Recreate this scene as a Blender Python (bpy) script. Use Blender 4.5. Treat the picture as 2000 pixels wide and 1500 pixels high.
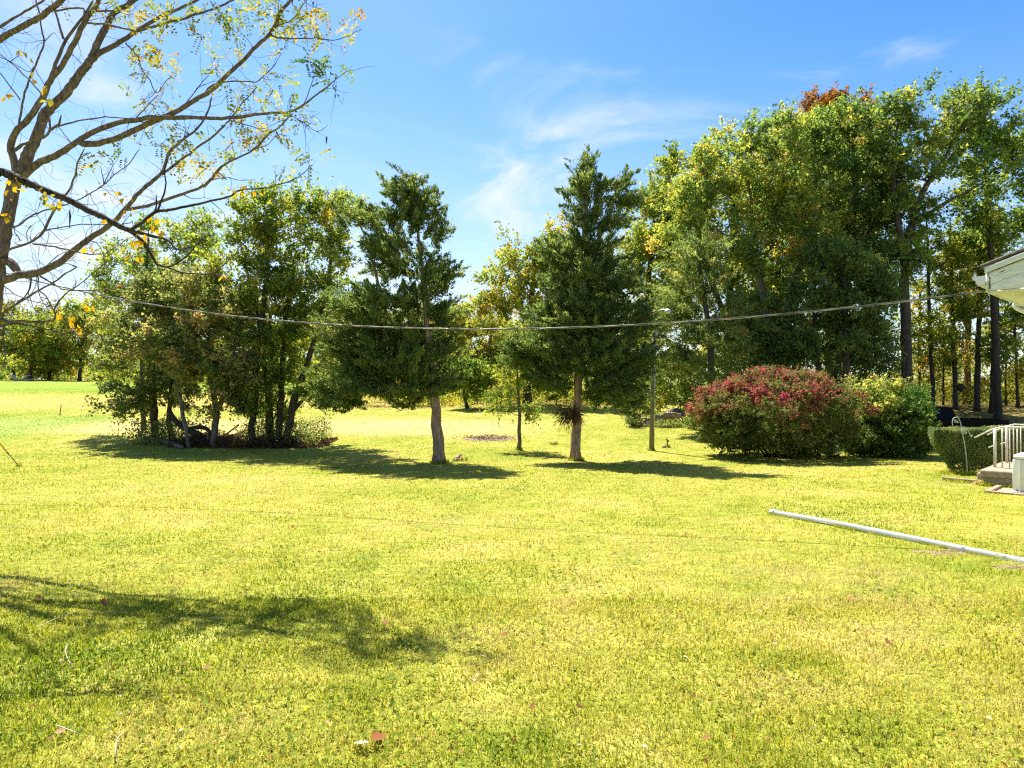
import bpy, math, random
import numpy as np
from mathutils import Vector, Matrix

# ----------------------------------------------------------------------------
# camera, sky, sun, exposure
# ----------------------------------------------------------------------------
S = bpy.context.scene
for o in list(bpy.data.objects):
    bpy.data.objects.remove(o)
COL = S.collection
F = 1280.0                       # focal length in pixels of the 2000 px wide photograph
CAM_Z = 1.7
cam = bpy.data.cameras.new('camera')
cam.sensor_width = 36.0
cam.lens = 36.0 * F / 2000.0
cam.clip_start = 0.05
cam.clip_end = 3000.0
cam_o = bpy.data.objects.new('camera', cam)
cam_o.location = (0, 0, CAM_Z)
cam_o.rotation_euler = (math.radians(90), 0, 0)
COL.objects.link(cam_o)
S.camera = cam_o

SUN_EL = math.radians(58)
SUN_AZ = math.radians(-27)          # direction towards the sun, clockwise from +Y
sun_dir = Vector((math.sin(SUN_AZ) * math.cos(SUN_EL), math.cos(SUN_AZ) * math.cos(SUN_EL), math.sin(SUN_EL)))
sun = bpy.data.lights.new('sun', 'SUN')
sun.energy = 5.0
sun.angle = math.radians(0.53)
sun.color = (1.0, 0.93, 0.80)
sun_o = bpy.data.objects.new('sun', sun)
sun_o.rotation_euler = (-sun_dir).to_track_quat('-Z', 'Y').to_euler()
sun_o.location = (-20, 20, 40)
COL.objects.link(sun_o)

W = bpy.data.worlds.new('World')
S.world = W
W.use_nodes = True
wn, wl = W.node_tree.nodes, W.node_tree.links
wn.clear()
w_out = wn.new('ShaderNodeOutputWorld')
w_bg = wn.new('ShaderNodeBackground')
w_bg.inputs['Strength'].default_value = 0.085
sky = wn.new('ShaderNodeTexSky')
sky.sky_type = 'NISHITA'
sky.sun_disc = False
sky.sun_elevation = SUN_EL
sky.sun_rotation = SUN_AZ
sky.altitude = 200
sky.air_density = 1.0
sky.dust_density = 0.6
sky.ozone_density = 3.0
hs = wn.new('ShaderNodeHueSaturation')
hs.inputs['Hue'].default_value = 0.504
hs.inputs['Saturation'].default_value = 1.34
hs.inputs['Value'].default_value = 0.85
wl.new(sky.outputs[0], hs.inputs['Color'])
tc = wn.new('ShaderNodeTexCoord')
sep = wn.new('ShaderNodeSeparateXYZ')
wl.new(tc.outputs['Generated'], sep.inputs[0])
# thin cirrus: direction projected on a high flat layer, stretched noise
mz = wn.new('ShaderNodeMath'); mz.operation = 'MAXIMUM'; mz.inputs[1].default_value = 0.0
wl.new(sep.outputs['Z'], mz.inputs[0])
az_ = wn.new('ShaderNodeMath'); az_.operation = 'ADD'; az_.inputs[1].default_value = 0.12
wl.new(mz.outputs[0], az_.inputs[0])
dv = wn.new('ShaderNodeVectorMath'); dv.operation = 'DIVIDE'
cmb = wn.new('ShaderNodeCombineXYZ')
for i in range(3):
    wl.new(az_.outputs[0], cmb.inputs[i])
wl.new(tc.outputs['Generated'], dv.inputs[0]); wl.new(cmb.outputs[0], dv.inputs[1])
mp = wn.new('ShaderNodeMapping')
mp.inputs['Rotation'].default_value = (0, 0, math.radians(28))
mp.inputs['Scale'].default_value = (1.0, 1.35, 0.0)
mp.inputs['Location'].default_value = (10.145, 7.717, 0.0)
wl.new(dv.outputs[0], mp.inputs['Vector'])
nz = wn.new('ShaderNodeTexNoise')
nz.inputs['Scale'].default_value = 1.3
nz.inputs['Detail'].default_value = 8
nz.inputs['Roughness'].default_value = 0.56
nz.inputs['Distortion'].default_value = 0.9
wl.new(mp.outputs[0], nz.inputs['Vector'])
cr = wn.new('ShaderNodeMapRange')
cr.interpolation_type = 'SMOOTHSTEP'
cr.inputs['From Min'].default_value = 0.47
cr.inputs['From Max'].default_value = 0.82
wl.new(nz.outputs['Fac'], cr.inputs['Value'])
# more veil low in the sky and towards the sun's side
lo = wn.new('ShaderNodeMapRange')
lo.interpolation_type = 'SMOOTHSTEP'
lo.inputs['From Min'].default_value = 0.48; lo.inputs['From Max'].default_value = 0.0
lo.inputs['To Min'].default_value = 0.0; lo.inputs['To Max'].default_value = 0.75
wl.new(sep.outputs['Z'], lo.inputs['Value'])
sx = wn.new('ShaderNodeMapRange')
sx.inputs['From Min'].default_value = 0.55; sx.inputs['From Max'].default_value = -0.6
sx.inputs['To Min'].default_value = 0.55; sx.inputs['To Max'].default_value = 1.0
wl.new(sep.outputs['X'], sx.inputs['Value'])
m1 = wn.new('ShaderNodeMath'); m1.operation = 'MULTIPLY'
wl.new(lo.outputs[0], m1.inputs[0]); wl.new(sx.outputs[0], m1.inputs[1])
m2 = wn.new('ShaderNodeMath'); m2.operation = 'MULTIPLY_ADD'
m2.inputs[1].default_value = 0.85
m2.use_clamp = True
wl.new(cr.outputs[0], m2.inputs[0]); wl.new(m1.outputs[0], m2.inputs[2])
mix = wn.new('ShaderNodeMix'); mix.data_type = 'RGBA'
wl.new(m2.outputs[0], mix.inputs['Factor'])
wl.new(hs.outputs[0], mix.inputs['A'])
mix.inputs['B'].default_value = (3.7, 3.9, 4.2, 1)
wl.new(mix.outputs['Result'], w_bg.inputs['Color'])
wl.new(w_bg.outputs[0], w_out.inputs[0])

S.view_settings.view_transform = 'Standard'
S.view_settings.look = 'None'
S.view_settings.gamma = 1.0
S.view_settings.exposure = 1.65
S.render.engine = 'CYCLES'
S.cycles.max_bounces = 8
S.cycles.diffuse_bounces = 4
S.cycles.transmission_bounces = 6
S.cycles.glossy_bounces = 2
S.cycles.caustics_reflective = False
S.cycles.caustics_refractive = False
S.cycles.use_denoising = False
S.cycles.filter_width = 1.2

# ----------------------------------------------------------------------------
# helpers
# ----------------------------------------------------------------------------
RNG = np.random.default_rng(7)

def sm(a, b, x):
    t = np.clip((np.asarray(x, float) - a) / (b - a), 0, 1)
    return t * t * (3 - 2 * t)

_yt = np.linspace(-40, 700, 2961)
def _table(ys, zs, k):
    z = np.interp(_yt, ys, zs)
    ker = np.hanning(2 * k + 3); ker /= ker.sum()
    return np.convolve(np.pad(z, k + 1, mode='edge'), ker, 'valid')
_zmain = _table([-40, -10, 0, 10, 18, 22, 27, 30, 36, 45, 60, 90, 110, 200, 700],
                [.6, .3, 0, -.45, -.80, -1.0, -1.05, -.87, -.56, -.08, .66, 2.0, 2.2, 2.0, 1.0], 10)
_zright = _table([-40, -10, 0, 10, 18, 22, 28, 33, 37, 41, 46, 60, 100, 700],
                 [.6, .3, 0, -.45, -.80, -1.0, -1.3, -1.45, -1.45, -.75, .05, .3, -1.0, -4.0], 8)

def gz(x, y):
    x = np.asarray(x, float); y = np.asarray(y, float)
    a = np.interp(y, _yt, _zmain); b = np.interp(y, _yt, _zright)
    w = sm(9.5, 15.5, x) * sm(22, 30, y)
    z = a * (1 - w) + b * w
    z = z + 0.03 * np.sin(x * 0.55 + 1.2) * np.sin(y * 0.41) * sm(3, 10, y)
    z = z + 0.25 * np.sin(x * 0.06 + 0.5) * sm(34, 70, y)
    return z

def G(x, y):
    return float(gz(x, y))

def P(px, row, d):
    return np.array([(px - 1000) / F * d, d, CAM_Z - (row - 750) / F * d])

def hit(px, row):
    """where the line of sight through a photo pixel meets the ground"""
    d = np.arange(1.5, 200, 0.02)
    z = CAM_Z - (row - 750) / F * d
    g = gz((px - 1000) / F * d, d)
    k = np.argmax(z <= g)
    dd = d[k] if (z <= g).any() else 100.0
    return np.array([(px - 1000) / F * dd, dd, G((px - 1000) / F * dd, dd)])

def tag(o, label=None, cat=None, group=None, kind=None):
    if label: o['label'] = label
    if cat: o['category'] = cat
    if group: o['group'] = group
    if kind: o['kind'] = kind
    return o

def thing(name, label, cat, loc, group=None, rz=0.0):
    o = bpy.data.objects.new(name, None)
    o.empty_display_size = 0.2
    o.location = tuple(float(v) for v in loc)
    o.rotation_euler = (0, 0, rz)
    COL.objects.link(o)
    return tag(o, label, cat, group)

class MB:
    """collects polygons, links them as ONE mesh object"""
    def __init__(self):
        self.v, self.f, self.t, self.m, self.n = [], [], [], [], 0
    def add(self, verts, faces, tint=None, mi=0):
        verts = np.asarray(verts, float).reshape(-1, 3)
        faces = np.asarray(faces, int)
        if faces.ndim == 1:
            faces = faces.reshape(1, -1)
        self.v.append(verts); self.f.append(faces + self.n)
        if tint is None: tint = 0.5
        self.t.append(np.broadcast_to(np.asarray(tint, float), (len(faces),)).copy())
        self.m.append(np.full(len(faces), mi, int))
        self.n += len(verts)
        return self
    def poly(self, verts, mi=0, tint=None):
        return self.add(verts, [list(range(len(verts)))], tint, mi)
    def hexa(self, c8, mi=0):
        """8 corners: bottom 0-3 counter-clockwise, top 4-7"""
        return self.add(c8, [[0, 3, 2, 1], [4, 5, 6, 7], [0, 1, 5, 4], [1, 2, 6, 5], [2, 3, 7, 6], [3, 0, 4, 7]], None, mi)
    def box(self, lo, hi, mi=0):
        a, b = np.minimum(lo, hi), np.maximum(lo, hi)
        return self.hexa([[a[0], a[1], a[2]], [b[0], a[1], a[2]], [b[0], b[1], a[2]], [a[0], b[1], a[2]],
                          [a[0], a[1], b[2]], [b[0], a[1], b[2]], [b[0], b[1], b[2]], [a[0], b[1], b[2]]], mi)
    def tube(self, pts, rad, k=6, mi=0, tint=None, caps=True, lump=0.0, rng=None):
        pts = np.asarray(pts, float); n = len(pts)
        rad = np.broadcast_to(np.asarray(rad, float), (n,))
        tan = np.gradient(pts, axis=0)
        tan /= np.linalg.norm(tan, axis=1)[:, None] + 1e-9
        ref = np.array([0.31, 0.11, 0.94]) if abs(tan[0][2]) < 0.8 else np.array([0.95, 0.2, 0.1])
        u = np.cross(tan, ref); u /= np.linalg.norm(u, axis=1)[:, None] + 1e-9
        w = np.cross(tan, u)
        a = np.arange(k) * 2 * math.pi / k
        rr = rad[:, None] * np.ones((n, k))
        if lump and rng is not None:
            rr = rr * (1 + lump * rng.normal(0, 1, (n, k)).clip(-1.8, 1.8))
        V = pts[:, None, :] + rr[..., None] * (np.cos(a)[None, :, None] * u[:, None, :] + np.sin(a)[None, :, None] * w[:, None, :])
        V = V.reshape(-1, 3)
        i = np.arange(n - 1)[:, None] * k; j = np.arange(k)[None, :]; j2 = (j + 1) % k
        Q = np.stack([i + j, i + j2, i + k + j2, i + k + j], -1).reshape(-1, 4)
        self.add(V, Q, tint, mi)
        if caps:
            b = self.n - len(V)
            self.f.append(np.array([[b + x for x in range(k)][::-1]])); self.t.append(np.array([.5])); self.m.append(np.array([mi]))
            e = b + (n - 1) * k
            self.f.append(np.array([[e + x for x in range(k)]])); self.t.append(np.array([.5])); self.m.append(np.array([mi]))
        return self
    def lathe(self, prof, c=(0, 0, 0), k=20, mi=0):
        prof = np.asarray(prof, float)
        a = np.arange(k) * 2 * math.pi / k
        V = np.stack([prof[:, None, 0] * np.cos(a), prof[:, None, 0] * np.sin(a), prof[:, None, 1] + 0 * a], -1).reshape(-1, 3) + np.asarray(c)
        n = len(prof)
        i = np.arange(n - 1)[:, None] * k; j = np.arange(k)[None, :]; j2 = (j + 1) % k
        return self.add(V, np.stack([i + j, i + j2, i + k + j2, i + k + j], -1).reshape(-1, 4), None, mi)
    def build(self, name, mats, parent=None, origin=(0, 0, 0), smooth=False, bevel=0.0):
        if not isinstance(mats, (list, tuple)): mats = [mats]
        V = np.concatenate(self.v) - np.asarray(origin, float)
        sizes = np.concatenate([np.full(len(f), f.shape[1]) for f in self.f])
        loops = np.concatenate([f.reshape(-1) for f in self.f])
        starts = np.concatenate([[0], np.cumsum(sizes)[:-1]])
        me = bpy.data.meshes.new(name)
        me.vertices.add(len(V)); me.vertices.foreach_set('co', V.astype(np.float32).ravel())
        me.loops.add(len(loops)); me.loops.foreach_set('vertex_index', loops.astype(np.int32))
        me.polygons.add(len(sizes)); me.polygons.foreach_set('loop_start', starts.astype(np.int32))
        me.polygons.foreach_set('material_index', np.concatenate(self.m).astype(np.int32))
        if smooth:
            me.polygons.foreach_set('use_smooth', np.ones(len(sizes), bool))
        at = me.attributes.new('tint', 'FLOAT', 'FACE')
        at.data.foreach_set('value', np.concatenate(self.t).astype(np.float32))
        me.update(calc_edges=True)
        for m in mats: me.materials.append(m)
        o = bpy.data.objects.new(name, me)
        COL.objects.link(o)
        if parent is not None: o.parent = parent
        if bevel:
            b = o.modifiers.new('bevel', 'BEVEL'); b.width = bevel; b.segments = 2; b.limit_method = 'ANGLE'
        return o

# ----------------------------------------------------------------------------
# materials
# ----------------------------------------------------------------------------
def newmat(name):
    m = bpy.data.materials.new(name); m.use_nodes = True
    n, l = m.node_tree.nodes, m.node_tree.links
    n.clear()
    out = n.new('ShaderNodeOutputMaterial')
    return m, n, l, out

def ramp(n, stops):
    r = n.new('ShaderNodeValToRGB')
    e = r.color_ramp.elements
    while len(e) < len(stops): e.new(0.5)
    for el, (p, c) in zip(e, stops):
        el.position = p; el.color = (c[0], c[1], c[2], 1)
    return r

def leafmat(name, stops, trans=0.45, glow=1.5, rough=0.6, spec=0.10, k=2.0):
    stops = [(p, tuple(v * k for v in c)) for p, c in stops]
    m, n, l, out = newmat(name)
    at = n.new('ShaderNodeAttribute'); at.attribute_name = 'tint'
    r = ramp(n, stops); l.new(at.outputs['Fac'], r.inputs[0])
    p = n.new('ShaderNodeBsdfPrincipled')
    p.inputs['Roughness'].default_value = rough
    p.inputs['Specular IOR Level'].default_value = spec
    l.new(r.outputs[0], p.inputs['Base Color'])
    t = n.new('ShaderNodeBsdfTranslucent')
    h = n.new('ShaderNodeHueSaturation')          # light through a leaf is stronger and yellower than light off it
    h.inputs['Hue'].default_value = 0.487; h.inputs['Saturation'].default_value = 1.05; h.inputs['Value'].default_value = glow
    l.new(r.outputs[0], h.inputs['Color']); l.new(h.outputs[0], t.inputs['Color'])
    mx = n.new('ShaderNodeMixShader'); mx.inputs[0].default_value = trans
    l.new(p.outputs[0], mx.inputs[1]); l.new(t.outputs[0], mx.inputs[2])
    l.new(mx.outputs[0], out.inputs[0])
    return m

def surfmat(name, c1, c2, scale=8, rough=0.6, stretch=(1, 1, 1), bump=0.2, bscale=None, detail=6, metal=0.0, spec=0.5, lo=0.35, hi=0.65, dist=0.01):
    m, n, l, out = newmat(name)
    p = n.new('ShaderNodeBsdfPrincipled')
    p.inputs['Roughness'].default_value = rough; p.inputs['Metallic'].default_value = metal
    p.inputs['Specular IOR Level'].default_value = spec
    tc = n.new('ShaderNodeTexCoord'); mp = n.new('ShaderNodeMapping'); mp.inputs['Scale'].default_value = stretch
    l.new(tc.outputs['Object'], mp.inputs['Vector'])
    no = n.new('ShaderNodeTexNoise'); no.inputs['Scale'].default_value = scale; no.inputs['Detail'].default_value = detail
    l.new(mp.outputs[0], no.inputs['Vector'])
    r = ramp(n, [(lo, c1), (hi, c2)]); l.new(no.outputs['Fac'], r.inputs[0])
    l.new(r.outputs[0], p.inputs['Base Color'])
    if bump:
        n2 = n.new('ShaderNodeTexNoise'); n2.inputs['Scale'].default_value = bscale or scale * 3; n2.inputs['Detail'].default_value = 8
        l.new(mp.outputs[0], n2.inputs['Vector'])
        b = n.new('ShaderNodeBump'); b.inputs['Strength'].default_value = bump; b.inputs['Distance'].default_value = dist
        l.new(n2.outputs['Fac'], b.inputs['Height']); l.new(b.outputs[0], p.inputs['Normal'])
    l.new(p.outputs[0], out.inputs[0])
    return m

def barkmat(name, c1, c2, scale=14, bump=0.9, lichen=None):
    m, n, l, out = newmat(name)
    p = n.new('ShaderNodeBsdfPrincipled'); p.inputs['Roughness'].default_value = 0.9; p.inputs['Specular IOR Level'].default_value = 0.15
    tc = n.new('ShaderNodeTexCoord'); mp = n.new('ShaderNodeMapping'); mp.inputs['Scale'].default_value = (1, 1, 0.22)
    l.new(tc.outputs['Object'], mp.inputs['Vector'])
    no = n.new('ShaderNodeTexNoise'); no.inputs['Scale'].default_value = scale; no.inputs['Detail'].default_value = 9; no.inputs['Roughness'].default_value = 0.65
    no.inputs['Distortion'].default_value = 0.6
    l.new(mp.outputs[0], no.inputs['Vector'])
    r = ramp(n, [(0.36, c1), (0.62, c2)]); l.new(no.outputs['Fac'], r.inputs[0])
    col = r.outputs[0]
    if lichen:
        n3 = n.new('ShaderNodeTexNoise'); n3.inputs['Scale'].default_value = 3.0; n3.inputs['Detail'].default_value = 6
        l.new(tc.outputs['Object'], n3.inputs['Vector'])
        r3 = ramp(n, [(0.5, (0, 0, 0)), (0.66, (1, 1, 1))]); l.new(n3.outputs['Fac'], r3.inputs[0])
        mx = n.new('ShaderNodeMix'); mx.data_type = 'RGBA'
        l.new(r3.outputs[0], mx.inputs['Factor']); l.new(col, mx.inputs['A']); mx.inputs['B'].default_value = (*lichen, 1)
        col = mx.outputs['Result']
    l.new(col, p.inputs['Base Color'])
    b = n.new('ShaderNodeBump'); b.inputs['Strength'].default_value = bump; b.inputs['Distance'].default_value = 0.03
    l.new(no.outputs['Fac'], b.inputs['Height']); l.new(b.outputs[0], p.inputs['Normal'])
    l.new(p.outputs[0], out.inputs[0])
    return m

M = {}
M['oak'] = leafmat('oak leaves', [(0.0, (.022, .045, .012)), (.35, (.05, .085, .018)), (.62, (.10, .13, .02)), (.85, (.17, .165, .028)), (1, (.22, .14, .03))], .52, k=2.4)
M['deep'] = leafmat('deep green leaves', [(0.0, (.022, .040, .010)), (.5, (.052, .078, .017)), (.85, (.085, .11, .03)), (1, (.16, .15, .04))], .45, k=2.6)
M['yellowgreen'] = leafmat('yellow green leaves', [(0.0, (.035, .065, .012)), (.4, (.085, .125, .018)), (.7, (.16, .175, .025)), (1, (.25, .18, .03))], .5)
M['gold'] = leafmat('golden leaves', [(0.0, (.08, .11, .016)), (.4, (.18, .18, .025)), (.75, (.30, .23, .03)), (1, (.32, .15, .03))], .5, k=1.3)
M['olive'] = leafmat('olive leaves', [(0.0, (.025, .042, .012)), (.4, (.06, .08, .02)), (.7, (.115, .115, .03)), (1, (.21, .145, .055))], .5, k=2.7)
M['grovegreen'] = leafmat('grove leaves', [(0.0, (.028, .055, .010)), (.4, (.068, .105, .017)), (.75, (.14, .165, .024)), (1, (.25, .20, .03))], .52, k=2.3)
M['cedar'] = leafmat('cedar sprays', [(0.0, (.018, .030, .009)), (.45, (.040, .060, .015)), (.8, (.080, .098, .024)), (1, (.12, .085, .035))], .47, 1.55, .7, .04, k=3.2)
M['rust'] = leafmat('rust leaves', [(0.0, (.06, .07, .015)), (.35, (.16, .10, .02)), (1, (.25, .115, .022))], .5, k=1.15)
M['crimson'] = leafmat('burning bush leaves', [(0.0, (.055, .085, .016)), (.32, (.11, .14, .03)), (.5, (.13, .11, .035)), (.62, (.19, .10, .045)), (.8, (.225, .055, .05)), (1, (.28, .06, .06))], .4, 1.3, k=1.4)
M['lime'] = leafmat('lime shrub leaves', [(0.0, (.03, .06, .012)), (.4, (.09, .15, .03)), (.75, (.22, .26, .05)), (1, (.36, .34, .08))], .45, k=1.3)
M['emerald'] = leafmat('emerald shrub leaves', [(0.0, (.015, .045, .008)), (.5, (.04, .10, .016)), (1, (.09, .16, .03))], .35, k=1.5)
M['yew'] = leafmat('hedge leaves', [(0.0, (.025, .04, .014)), (.5, (.06, .085, .026)), (.85, (.13, .13, .045)), (1, (.2, .12, .05))], .38, k=2.5)
M['locust'] = leafmat('locust leaflets', [(0.0, (.07, .15, .02)), (.35, (.20, .26, .025)), (.6, (.46, .38, .03)), (.82, (.52, .27, .025)), (1, (.30, .11, .03))], .5, 1.3, k=.85)
M['bigyellow'] = leafmat('large yellow leaves', [(0.0, (.16, .22, .03)), (.3, (.45, .34, .03)), (.7, (.60, .36, .025)), (1, (.55, .20, .03))], .5, 1.2, k=.95)
M['brush'] = leafmat('dead brush', [(0.0, (.04, .026, .016)), (.5, (.10, .058, .03)), (1, (.22, .13, .07))], .3, 1.1, k=1.0)
M['grass'] = leafmat('grass blades', [(0.0, (.10, .17, .012)), (.3, (.245, .29, .024)), (.55, (.405, .395, .056)), (.8, (.50, .455, .125)), (1, (.48, .385, .17))], .48, 1.25, .6, .12, k=1.0)
M['clover'] = leafmat('clover leaves', [(0.0, (.10, .17, .012)), (.6, (.22, .27, .022)), (1, (.36, .36, .05))], .45, 1.3, .6, .1, k=1.0)
M['litter'] = leafmat('fallen leaves', [(0.0, (.24, .09, .03)), (.4, (.30, .13, .05)), (.7, (.40, .26, .14)), (1, (.62, .55, .42))], .3, 1.1, k=.9)
M['bark_locust'] = barkmat('locust bark', (.065, .052, .04), (.235, .185, .14), 26, 1.2)
M['bark_dark'] = barkmat('dark bark', (.022, .018, .015), (.085, .068, .055), 22)
M['bark_cedar'] = barkmat('cedar bark', (.15, .10, .062), (.42, .30, .20), 16)
M['bark_grey'] = barkmat('grey bark', (.06, .05, .042), (.2, .17, .14), 14, .8, (.17, .19, .14))
M['bark_wood'] = barkmat('woodland bark', (.03, .025, .02), (.11, .09, .072), 14, .8)
M['bark_sunlit'] = barkmat('sunlit orange bark', (.12, .07, .03), (.34, .20, .09), 10, .8)  # warm sunlight on one stem, put into the bark colour
M['pale_wood'] = barkmat('bleached wood', (.3, .26, .2), (.5, .46, .4), 10, .5)
M['cut_wood'] = surfmat('cut wood', (.30, .13, .05), (.42, .22, .10), 20, .8)

def ground_material():
    m, n, l, out = newmat('lawn')
    p = n.new('ShaderNodeBsdfPrincipled'); p.inputs['Roughness'].default_value = .95; p.inputs['Specular IOR Level'].default_value = .05
    geo = n.new('ShaderNodeNewGeometry')
    sep = n.new('ShaderNodeSeparateXYZ'); l.new(geo.outputs['Position'], sep.inputs[0])
    def noise(scale, detail=6, stretch=(1, 1, 1)):
        mp = n.new('ShaderNodeMapping'); mp.inputs['Scale'].default_value = stretch
        l.new(geo.outputs['Position'], mp.inputs['Vector'])
        t = n.new('ShaderNodeTexNoise'); t.inputs['Scale'].default_value = scale; t.inputs['Detail'].default_value = detail
        t.inputs['Roughness'].default_value = .62
        l.new(mp.outputs[0], t.inputs['Vector']); return t.outputs['Fac']
    def math_(op, a, b=None, c=None, clamp=False):
        q = n.new('ShaderNodeMath'); q.operation = op; q.use_clamp = clamp
        for i, v in enumerate((a, b, c)):
            if v is None: continue
            if isinstance(v, (int, float)): q.inputs[i].default_value = v
            else: l.new(v, q.inputs[i])
        return q.outputs[0]
    def mrange(v, a, b, c=0.0, d=1.0):
        q = n.new('ShaderNodeMapRange'); q.interpolation_type = 'SMOOTHSTEP'
        l.new(v, q.inputs['Value'])
        for k_, vv in zip(('From Min', 'From Max', 'To Min', 'To Max'), (a, b, c, d)): q.inputs[k_].default_value = vv
        return q.outputs[0]
    def mixc(f, a, b):
        q = n.new('ShaderNodeMix'); q.data_type = 'RGBA'
        if isinstance(f, (int, float)): q.inputs['Factor'].default_value = f
        else: l.new(f, q.inputs['Factor'])
        for k_, v in (('A', a), ('B', b)):
            if isinstance(v, tuple): q.inputs[k_].default_value = (*v, 1)
            else: l.new(v, q.inputs[k_])
        return q.outputs['Result']
    X, Y = sep.outputs['X'], sep.outputs['Y']
    big = noise(.22, 4); mid = noise(1.6, 6); fine = noise(26, 5); tuft = noise(5.5, 5, (.6, 1.6, 1))
    v = math_('ADD', math_('MULTIPLY', big, .55), math_('MULTIPLY', mid, .45))
    r = ramp(n, [(.36, (.16, .21, .026)), (.5, (.27, .275, .048)), (.62, (.36, .31, .09))]); l.new(v, r.inputs[0])
    c = r.outputs[0]
    # worn pale strip across the field
    wob = math_('MULTIPLY', math_('SUBTRACT', noise(.12, 3), .5), 6.0)
    yy = math_('ADD', Y, wob)
    strip = math_('MULTIPLY', mrange(yy, 31.0, 33.5), mrange(yy, 41, 36.5))
    strip = math_('MULTIPLY', strip, mrange(X, 3, -2))
    c = mixc(math_('MULTIPLY', strip, .6), c, (.48, .38, .20))
    # tawny belt on the rising field, brighter green low on its near side
    tawny = math_('MULTIPLY', mrange(yy, 44, 50), mrange(yy, 66, 56))
    c = mixc(math_('MULTIPLY', tawny, .7), c, (.38, .29, .09))
    lush = math_('MULTIPLY', mrange(X, -21, -26), math_('MULTIPLY', mrange(yy, 25, 30), mrange(yy, 46, 36)))
    c = mixc(math_('MULTIPLY', lush, .6), c, (.12, .28, .03))
    lush2 = math_('MULTIPLY', mrange(yy, 62, 70), mrange(yy, 110, 80))
    c = mixc(math_('MULTIPLY', lush2, .85), c, (.17, .25, .03))
    # leaf-strewn bank under the wood
    bank = math_('MULTIPLY', mrange(X, 12, 16), mrange(Y, 30, 35))
    c = mixc(math_('MULTIPLY', bank, .85), c, mixc(mid, (.09, .065, .03), (.20, .15, .06)))
    dark = math_('MULTIPLY', mrange(fine, .25, .75, .68, 1.2), mrange(tuft, .3, .7, .72, 1.2))
    hsv = n.new('ShaderNodeHueSaturation'); l.new(c, hsv.inputs['Color']); l.new(dark, hsv.inputs['Value'])
    l.new(hsv.outputs[0], p.inputs['Base Color'])
    b = n.new('ShaderNodeBump'); b.inputs['Strength'].default_value = .8; b.inputs['Distance'].default_value = .06
    l.new(noise(14, 8), b.inputs['Height']); l.new(b.outputs[0], p.inputs['Normal'])
    l.new(p.outputs[0], out.inputs[0])
    return m
M['ground'] = ground_material()

M['white_paint'] = surfmat('weathered white paint', (.56, .575, .53), (.68, .69, .65), 5, .5, (1, 1, 1), .12, 40, dist=.004)
M['old_white'] = surfmat('chalky white boards', (.50, .535, .50), (.66, .68, .63), 6, .65, (1, 1, 6), .25, 30, dist=.004)
M['crack'] = surfmat('dark gap', (.03, .02, .015), (.07, .05, .04), 10, .9)
M['shingle'] = surfmat('roof shingles', (.07, .06, .055), (.14, .125, .115), 18, .9, (1, 1, 1), .5, 60)
M['white_metal'] = surfmat('white coated metal', (.58, .59, .585), (.66, .67, .665), 2, .35, bump=.03)
M['beige_metal'] = surfmat('off white cabinet', (.50, .505, .475), (.57, .57, .545), 2, .4, bump=.03)
M['tube_white'] = surfmat('white aluminium tube', (.60, .62, .635), (.74, .76, .77), 3, .4, bump=.05)
M['rail_white'] = surfmat('chipped white railing', (.40, .37, .31), (.60, .57, .51), 30, .5, bump=.1)
M['concrete'] = surfmat('concrete', (.17, .135, .09), (.29, .24, .17), 9, .9, bump=.5, bscale=60)
M['block'] = surfmat('concrete block', (.14, .12, .085), (.25, .21, .15), 5, .9, bump=.5, bscale=40)
M['block_light'] = surfmat('pale block', (.42, .38, .30), (.52, .48, .38), 5, .9, bump=.3)
M['ochre'] = surfmat('ochre plaster', (.36, .19, .07), (.50, .30, .12), 3, .85, bump=.3)
M['timber'] = surfmat('grey timber', (.16, .11, .07), (.32, .24, .17), 6, .85, (1, 8, 8), .4, 20)
M['lumber'] = surfmat('yellow lumber', (.38, .24, .10), (.56, .40, .20), 6, .8, (1, 8, 8), .2)
M['pole_wood'] = surfmat('treated pole', (.085, .085, .055), (.20, .195, .13), 5, .85, (8, 8, .4), .5, 12)
M['galv'] = surfmat('galvanised pipe', (.42, .45, .46), (.56, .58, .58), 12, .4, metal=.6, bump=.05)
M['cable'] = surfmat('grey cable', (.04, .04, .04), (.14, .13, .125), 6, .5, bump=.1)
M['alu'] = surfmat('bare wire', (.3, .29, .27), (.45, .43, .40), 6, .4, metal=.7, bump=.05)
M['verdigris'] = surfmat('painted iron', (.22, .29, .25), (.42, .48, .42), 25, .5, bump=.2)
M['yellow'] = surfmat('yellow plastic', (.62, .38, .02), (.74, .48, .04), 4, .45, bump=.05)
M['truck'] = surfmat('black car paint', (.004, .004, .004), (.007, .007, .007), 3, .4, bump=0, spec=.08)
M['glass'] = surfmat('dark glass', (.008, .010, .012), (.012, .013, .014), 2, .2, bump=0, spec=.06)
M['rubber'] = surfmat('rubber', (.012, .012, .012), (.03, .03, .03), 20, .8)
M['chrome'] = surfmat('chrome', (.5, .5, .5), (.7, .7, .7), 5, .2, metal=.9, bump=0)
M['lamp_red'] = surfmat('red lens', (.25, .01, .01), (.35, .02, .02), 5, .2, bump=0)
M['iron'] = surfmat('rusty iron', (.035, .03, .025), (.10, .075, .05), 15, .7)
M['stone'] = surfmat('field stone', (.20, .16, .11), (.40, .33, .24), 8, .9, bump=.6)
M['terracotta'] = surfmat('terracotta', (.40, .16, .07), (.52, .24, .11), 8, .8)
M['tarp'] = surfmat('blue grey tarp', (.05, .06, .065), (.13, .15, .155), 6, .6)
M['soil'] = surfmat('bare soil', (.10, .07, .04), (.24, .17, .10), 10, .95, bump=.8, bscale=40)
M['twig'] = surfmat('dry twig', (.28, .2, .12), (.48, .38, .25), 10, .8)
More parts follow.
